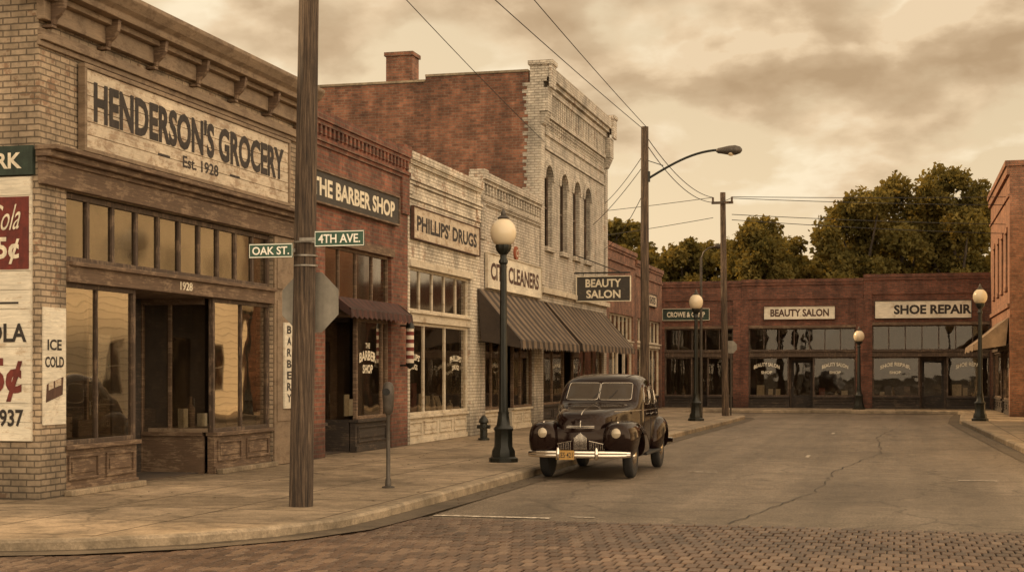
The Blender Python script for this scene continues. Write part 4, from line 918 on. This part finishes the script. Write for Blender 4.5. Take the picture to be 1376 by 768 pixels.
    def panel(kind,cu,cv,a,b,name,mat,ex=.45,top=1.,shear=0,trim=.012,sg=1,off=.006):
        rings=6; n=36; V=[];Fc=[]
        def proj(u,v):
            if kind=='side':
                h=bvh.ray_cast(Vector((sg*3,u,v)),Vector((-sg,0,0)))[0]; return (h if h else Vector((sg*.68,u,v)))+Vector((sg*off,0,0))
            h=bvh.ray_cast(Vector((u,-3,v)),Vector((0,1,0)))[0]; return (h if h else Vector((u,2,v)))+Vector((0,-off,off*.3))
        V.append(proj(cu,cv))
        for k in range(1,rings+1):
            for i in range(n):
                t=2*math.pi*i/n; c=math.cos(t); s=math.sin(t); uu=a*math.copysign(abs(c)**ex,c)*k/rings; vv=b*math.copysign(abs(s)**ex,s)*k/rings
                f=1+(top-1)*((vv/b)+1)/2; V.append(proj(cu+uu*f+shear*(vv/b),cv+vv))
        for i in range(n): Fc.append((0,1+i,1+(i+1)%n))
        for k in range(rings-1):
            for i in range(n): Fc.append((1+k*n+i,1+k*n+(i+1)%n,1+(k+1)*n+(i+1)%n,1+(k+1)*n+i))
        m=MB(); m.v=[v+O for v in V]; m.f=Fc; w=m.obj(name,mat,r,smooth=80,fixn=False)
        if trim:
            m=MB(); m.tube([V[1+(rings-1)*n+i]+O for i in range(n)],trim,6,closed=True); m.obj('trim',M_CHROME,w,smooth=80)
        return w
    for sg in (1,-1): panel('front',sg*.298,1.41,.293,.145,'windscreen',M_CARG,top=.97,shear=-sg*.006,ex=.18,off=.008,trim=.005)
    for sg in (1,-1):
        panel('side',2.36,1.34,.27,.155,'side_window',M_CARG,sg=sg,top=.8,shear=.06,trim=.006)
        panel('side',2.99,1.34,.28,.155,'side_window',M_CARG,sg=sg,top=.96,trim=.006)
        panel('side',3.52,1.32,.17,.12,'side_window',M_CARG,sg=sg,top=.75,shear=-.06,trim=.006)
        for yy_ in (2.03,2.67,3.32):
            P=[]
            for z in np.linspace(.42,1.14,10):
                h=bvh.ray_cast(Vector((sg*3,yy_,z)),Vector((-sg,0,0)))[0]
                if h: P.append(h+O+Vector((sg*.001,0,0)))
            if len(P)>2: m=MB(); m.tube(P,.004,4); m.obj('door_seam',M_BLACK,r)
        m=MB(); P=[]
        for y in np.linspace(.7,3.9,34):
            h=bvh.ray_cast(Vector((sg*3,y,1.09)),Vector((-sg,0,0)))[0]
            if h: P.append(h+O+Vector((sg*.002,0,0)))
        if len(P)>2: m.tube(P,.006,6); m.obj('side_trim',M_CHROME,r)
        for yy_ in (2.58,3.22):
            h=bvh.ray_cast(Vector((sg*3,yy_,1.02)),Vector((-sg,0,0)))[0] or Vector((sg*.76,yy_,1.02)); m=MB(); q=h+O; m.tube([q+Vector((sg*.01,0,0)),q+Vector((sg*.04,-.01,0)),q+Vector((sg*.04,-.1,0))],.011,6); m.obj('door_handle',M_CHROME,r)
        m=MB(); m.box(min(sg*.66,sg*.88)+ox,max(sg*.66,sg*.88)+ox,.34,.385,oy+1.75,oy+3.35); m.obj('running_board',M_BLACK,r,bevel=.015)
        m=MB(); c=O+Vector((sg*.635,.068,.755)); m.lathe(c,[(.02,.0),(.085,.0),(.100,.012),(.103,.035),(.095,.12)],24,axis='y')
        hl=m.obj('headlight',M_CHROME,r,smooth=50)
        m=MB(); m.lathe(c,[(.01,-.024),(.045,-.019),(.07,-.010),(.088,.002)],24,axis='y'); m.obj('lens',LENS,hl,smooth=80)
        m=MB(); c=O+Vector((sg*.64,.2,.925)); m.lathe(c,[(.006,-.04),(.018,-.025),(.022,.0),(.018,.04),(.006,.10)],12,axis='y'); m.obj('parking_light',M_CHROME,r,smooth=60)
    for (yc,zc) in (wf,wr):
        for sg in (1,-1):
            c=O+Vector((sg*.73,yc,0.355))
            m=MB(); m.lathe(c,[(.20,-.07),(.27,-.085),(.325,-.082),(.352,-.06),(.358,-.03),(.358,.03),(.352,.06),(.325,.082),(.27,.085),(.20,.07)],36,axis='x'); wh=m.obj('wheel',M_TYRE,r,smooth=50)
            m=MB(); m.lathe(c,[(.212,sg*.074),(.19,sg*.06),(.14,sg*.055)],28,axis='x'); m.obj('rim',M_CAR,wh,smooth=50)
            m=MB(); m.lathe(c,[(.135,sg*.056),(.13,sg*.075),(.10,sg*.10),(.03,sg*.112),(.005,sg*.113)],28,axis='x'); m.obj('hubcap',M_CHROME,wh,smooth=50)
    def bumper(y0,curv,z,name):
        m=MB(); xs=np.linspace(-.88,.88,25); vs=[]; sec=[(0,-.06),(-.018,-.05),(-.026,-.015),(-.02,0),(-.026,.015),(-.018,.05),(0,.06),(.02,.045),(.02,-.045)]
        for x in xs:
            yy=y0+curv*(abs(x)/.88)**2.4; hh=1-.25*(abs(x)/.88)**6
            vs+=[O+Vector((x,yy+a*(1 if curv>0 else -1),z+b*hh)) for a,b in sec]
        n=len(sec); m.add(vs,[(j*n+i,j*n+(i+1)%n,(j+1)*n+(i+1)%n,(j+1)*n+i) for j in range(24) for i in range(n)]+[tuple(range(n)),tuple(24*n+i for i in range(n))])
        b=m.obj(name,M_CHROME,r,smooth=40)
        for x in (-.33,.33):
            m=MB(); s=-1 if curv>0 else 1; m.lathe(O+Vector((x,y0+s*.03,z-.09)),[(.012,0),(.03,.02),(.034,.09),(.03,.17),(.012,.2)],10); m.obj('bumper_guard',M_CHROME,b,smooth=60)
            m=MB(); m.box(ox+x-.03,ox+x+.03,z-.02+.014,z+.03,oy+min(y0,y0-s*.4),oy+max(y0,y0-s*.4)); m.obj('bumper_iron',M_BLACK,b)
    bumper(-.06,.14,.42,'front_bumper'); bumper(4.93,-.12,.46,'rear_bumper')
    def onnose(x,z,o=.005):
        h=bvh.ray_cast(Vector((x+.0007,-3,z)),Vector((0,1,0)))[0]
        return (h if h else Vector((x,.2,z)))+O+Vector((0,-o,0))
    m=MB()
    for i in range(-5,6):
        x=i*.021; h=1-abs(i)/9
        m.tube([onnose(x,z) for z in np.linspace(.49,.62+.14*h,6)],.004,5)
    g=m.obj('grille',M_CHROME,r,smooth=60)
    for sg in (1,-1):
        m=MB()
        for i in range(9):
            x=.17+.030*i; m.tube([onnose(sg*x,z) for z in np.linspace(.49,.61-.006*i,5)],.0035,5)
        m.tube([onnose(sg*x,.625-.006*(x-.16)/.03,.006) for x in np.linspace(.15,.43,8)],.006,5)
        m.obj('side_grille',M_CHROME,r,smooth=60)
    m=MB(); P=[]
    for y in np.linspace(.26,1.6,24):
        h=bvh.ray_cast(Vector((.002,y,3)),Vector((0,0,-1)))[0]
        if h: P.append(h+O+Vector((0,0,.002)))
    for z in (.93,.9,.85): P.insert(0,onnose(.001,z))
    m.tube(P,.008,6); m.obj('hood_ornament_strip',M_CHROME,r,smooth=60)
    m=MB()
    for zz_ in (.865,.84):
        m.tube([onnose(x,zz_+.01*abs(x)) for x in np.linspace(-.24,.24,15)],.006,6)
    m.obj('nose_trim',M_CHROME,r,smooth=60)
    m=MB(); m.box(ox-.36,ox-.05,.35,.50,oy-.10,oy-.092); pl=m.obj('licence_plate',M_PLATE,r)
    letters([('CE5\u00b7421',ox-.205,.425,.26,.085,0,.01)],FS(oy),.103,M_INK,pl)
    for sx in (-.1,.2): m=MB(); m.tube([onnose(sx,1.29,.02),onnose(sx+.12,1.43,.02)],.005,5); m.obj('wiper',M_BLACK,r)
    r.scale=(.955,.97,1.0)
    return r
LENS,ntl,bl=nm('headlight_lens'); bl.inputs['Base Color'].default_value=(.42,.35,.25,1); bl.inputs['Roughness'].default_value=.12; bl.inputs['Metallic'].default_value=.25
build_car(-5.02,23.45)
# ================= trees
def leafmat():
    m=D.materials.new('tree_leaves'); m.use_nodes=True; nt=m.node_tree; nt.nodes.clear(); out=N(nt,'ShaderNodeOutputMaterial')
    ge=N(nt,'ShaderNodeNewGeometry'); pos=ge.outputs['Position']
    col=ramp(nt,noise(nt,pos,.6,3,.7),[(.3,(.085,.075,.026)),(.55,(.165,.135,.046)),(.75,(.245,.19,.062))])
    col=mix(nt,'MULTIPLY',.6,col,ramp(nt,ge.outputs['Random Per Island'],[(0.,.6),(1.,1.25)]))
    d=N(nt,'ShaderNodeBsdfDiffuse'); t=N(nt,'ShaderNodeBsdfTranslucent'); L(nt,col,d.inputs[0]); L(nt,mix(nt,'MULTIPLY',1,col,(1.4,1.15,.6)),t.inputs[0])
    mx=N(nt,'ShaderNodeMixShader',i_0=.45); L(nt,d.outputs[0],mx.inputs[1]); L(nt,t.outputs[0],mx.inputs[2]); L(nt,mx.outputs[0],out.inputs[0]); return m
M_LEAF=leafmat(); M_BARK=plain('tree_bark',(.07,.05,.032),.95,var=.5,scale=2)
def tree(x,y,h,rx,seed,base=1.6,n=24000,size=.26,label='large leafy tree behind the brick shops'):
    rg=np.random.default_rng(seed); r=root('tree',(x,y,0),label,'tree','trees behind the shops')
    m=MB(); m.cyl((x,y,-.1),(x,y,h*.6),.38,.16,n=10)
    cz=(h+base)/2; hz=(h-base)/2; cl=[]
    K=46
    for k in range(K):
        th=rg.uniform(0,2*math.pi); zz=-1+2*(k+.5)/K; env=math.sqrt(max(0.05,1-abs(zz*.96)**2.6)); rad=env*(rg.uniform(.0,1.)**.5)*.86
        c=np.array([x+rx*rad*math.cos(th),y+rx*rad*math.sin(th),cz+hz*.84*zz+rg.uniform(-.3,.3)]); cl.append((c,rg.uniform(.20,.36)*rx))
        if k%4==0: m.cyl((x,y,min(h*.55,base+(c[2]-base)*.5)),tuple(c),.12,.03,n=6)
    m.obj('trunk',M_BARK,r,smooth=50)
    wts=np.array([c[1]**2 for c in cl]); wts/=wts.sum(); P=[]
    for (c,rad),wt in zip(cl,wts):
        k=int(n*wt); v=rg.normal(size=(k,3)); v/=np.linalg.norm(v,axis=1)[:,None]; ph=rg.uniform(0,6,3)
        rr_=rad*rg.uniform(.15,1.,k)**.40*(1+.22*np.sin(v[:,0]*6+ph[0])*np.sin(v[:,2]*7+ph[1])+.12*np.sin(v[:,1]*11+ph[2])); P.append(c+v*rr_[:,None]*np.array([1,1,.85]))
    P=np.concatenate(P); k=len(P)
    a=rg.normal(size=(k,3)); a/=np.linalg.norm(a,axis=1)[:,None]; b=np.cross(a,rg.normal(size=(k,3))); b/=np.linalg.norm(b,axis=1)[:,None]
    s=size*rg.uniform(.5,1.2,k)[:,None]
    V=np.stack([P-a*s*.6,P-b*s*.38,P+a*s*.6,P+b*s*.38],1).reshape(-1,3)-np.array([x,y,0])
    me=D.meshes.new('crown'); me.vertices.add(4*k); me.vertices.foreach_set('co',V.ravel()); me.loops.add(4*k); me.loops.foreach_set('vertex_index',np.arange(4*k)); me.polygons.add(k); me.polygons.foreach_set('loop_start',np.arange(0,4*k,4)); me.polygons.foreach_set('loop_total',np.full(k,4)); me.update(); me.validate(); me.materials.append(M_LEAF)
    o=D.objects.new('crown',me); COL.objects.link(o); o.parent=r
for (px,d,h,rx,sd) in ((1160,88,12.8,3.2,1),(1216,90,14.0,3.1,3),(1290,88,14.4,3.2,2),(1328,97,13.6,2.9,8),(1125,97,10.8,2.4,11),(1250,97,12.6,3.0,12),(1088,96,9.6,2.6,13),(1010,88,11.0,2.7,4),(1054,92,10.0,2.6,7),(962,95,10.4,2.6,10),(918,92,10.1,2.5,5),(830,95,11.8,2.8,6),(880,97,10.2,2.6,9)):
    X,Y=px2(px,d); tree(X,Y,h,rx,sd)
# ================= world
w=D.worlds.new('World'); SC.world=w; w.use_nodes=True; nt=w.node_tree; bgn=nt.nodes['Background']
SUNDIR=Vector((-.985,.17,0)).normalized(); EL=math.radians(27)
sky=N(nt,'ShaderNodeTexSky',sky_type='NISHITA'); sky.sun_disc=False; sky.sun_elevation=EL; sky.sun_rotation=math.atan2(SUNDIR.x,SUNDIR.y); sky.dust_density=3; sky.air_density=1.5
tc=N(nt,'ShaderNodeTexCoord'); sep=N(nt,'ShaderNodeSeparateXYZ'); L(nt,tc.outputs['Generated'],sep.inputs[0])
def M_(op,a,b=None,c=None,clamp=False):
    n=N(nt,'ShaderNodeMath',operation=op,use_clamp=clamp)
    for i,x in enumerate((a,b,c)):
        if x is None: continue
        if isinstance(x,(int,float)): n.inputs[i].default_value=x
        else: L(nt,x,n.inputs[i])
    return n.outputs[0]
zc=M_('ADD',M_('MAXIMUM',sep.outputs[2],0.),.38)
cx=M_('DIVIDE',sep.outputs[0],zc); cy=M_('DIVIDE',sep.outputs[1],zc)
cb=N(nt,'ShaderNodeCombineXYZ'); L(nt,cx,cb.inputs[0]); L(nt,cy,cb.inputs[1])
def cloudn(loc):
    mp=N(nt,'ShaderNodeMapping'); mp.inputs['Location'].default_value=loc; L(nt,cb.outputs[0],mp.inputs[0])
    return noise(nt,mp.outputs[0],5.2,6,.5,.1)
n1=cloudn((5.35,2.1,0)); n2=cloudn((5.35-.03,2.1-.045,0))
side=N(nt,'ShaderNodeMapRange',interpolation_type='SMOOTHSTEP'); L(nt,sep.outputs[0],side.inputs[0]); side.inputs[1].default_value=-.42; side.inputs[2].default_value=-.08; side.inputs[3].default_value=-.10; side.inputs[4].default_value=.06
hi=N(nt,'ShaderNodeMapRange',interpolation_type='SMOOTHSTEP'); L(nt,sep.outputs[2],hi.inputs[0]); hi.inputs[1].default_value=.09; hi.inputs[2].default_value=.17; hi.inputs[3].default_value=-.20; hi.inputs[4].default_value=.035
dens=M_('ADD',M_('ADD',n1,side.outputs[0]),hi.outputs[0])
alpha=ramp(nt,dens,[(.45,0.),(.53,.75),(.60,1.)])
lit=M_('ADD',M_('MULTIPLY',M_('SUBTRACT',n1,n2),4.5),.5,clamp=True)
thick=ramp(nt,dens,[(.47,1.),(.64,.0)])
shade=M_('ADD',M_('MULTIPLY',lit,.62),M_('MULTIPLY',thick,.44),clamp=True)
cloud=ramp(nt,shade,[(.05,(.48,.33,.19)),(.36,(.60,.43,.26)),(.58,(.80,.60,.38)),(.85,(1.0,.84,.59))])
grad=ramp(nt,sep.outputs[2],[(0.,(.98,.74,.46)),(.09,(.96,.75,.48)),(.17,(.86,.67,.43)),(.3,(.78,.62,.41)),(1.,(.52,.43,.32))])
lf=ramp(nt,M_('MULTIPLY_ADD',sep.outputs[0],-1.,.0),[(.0,.93),(.4,1.06)])
grad=mix(nt,'MULTIPLY',1,grad,lf)
nis=mix(nt,'MULTIPLY',1,sky.outputs[0],(.15,.105,.065))
base=mix(nt,'MIX',.88,nis,grad)
col=mix(nt,'MIX',alpha,base,cloud)
# added fill light: sky behind and right of camera boosted, slightly whiter, for facades
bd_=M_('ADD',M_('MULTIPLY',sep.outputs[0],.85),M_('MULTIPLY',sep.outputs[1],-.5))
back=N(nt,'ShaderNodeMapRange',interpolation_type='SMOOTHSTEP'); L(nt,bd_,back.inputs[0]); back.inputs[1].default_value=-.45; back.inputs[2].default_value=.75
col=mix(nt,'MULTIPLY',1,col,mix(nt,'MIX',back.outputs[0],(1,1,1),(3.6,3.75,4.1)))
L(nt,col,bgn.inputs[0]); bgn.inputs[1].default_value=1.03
sun=D.lights.new('sun','SUN'); sun.energy=5.0; sun.angle=math.radians(5); sun.color=(1,.68,.37)
so=D.objects.new('sun',sun); COL.objects.link(so)
sd=Vector((SUNDIR.x*math.cos(EL),SUNDIR.y*math.cos(EL),math.sin(EL))); so.rotation_euler=(-sd).to_track_quat('-Z','Y').to_euler()
# ================= camera
cam=D.cameras.new('camera'); co=D.objects.new('camera',cam); COL.objects.link(co); SC.camera=co
cam.sensor_width=36; cam.lens=36*F_/1376; cam.shift_y=116/1376; cam.clip_end=3000
co.location=(0,0,EYE); co.rotation_euler=(math.radians(90),0,TH)
SC.view_settings.view_transform='Standard'; SC.view_settings.look='None'; SC.view_settings.exposure=0
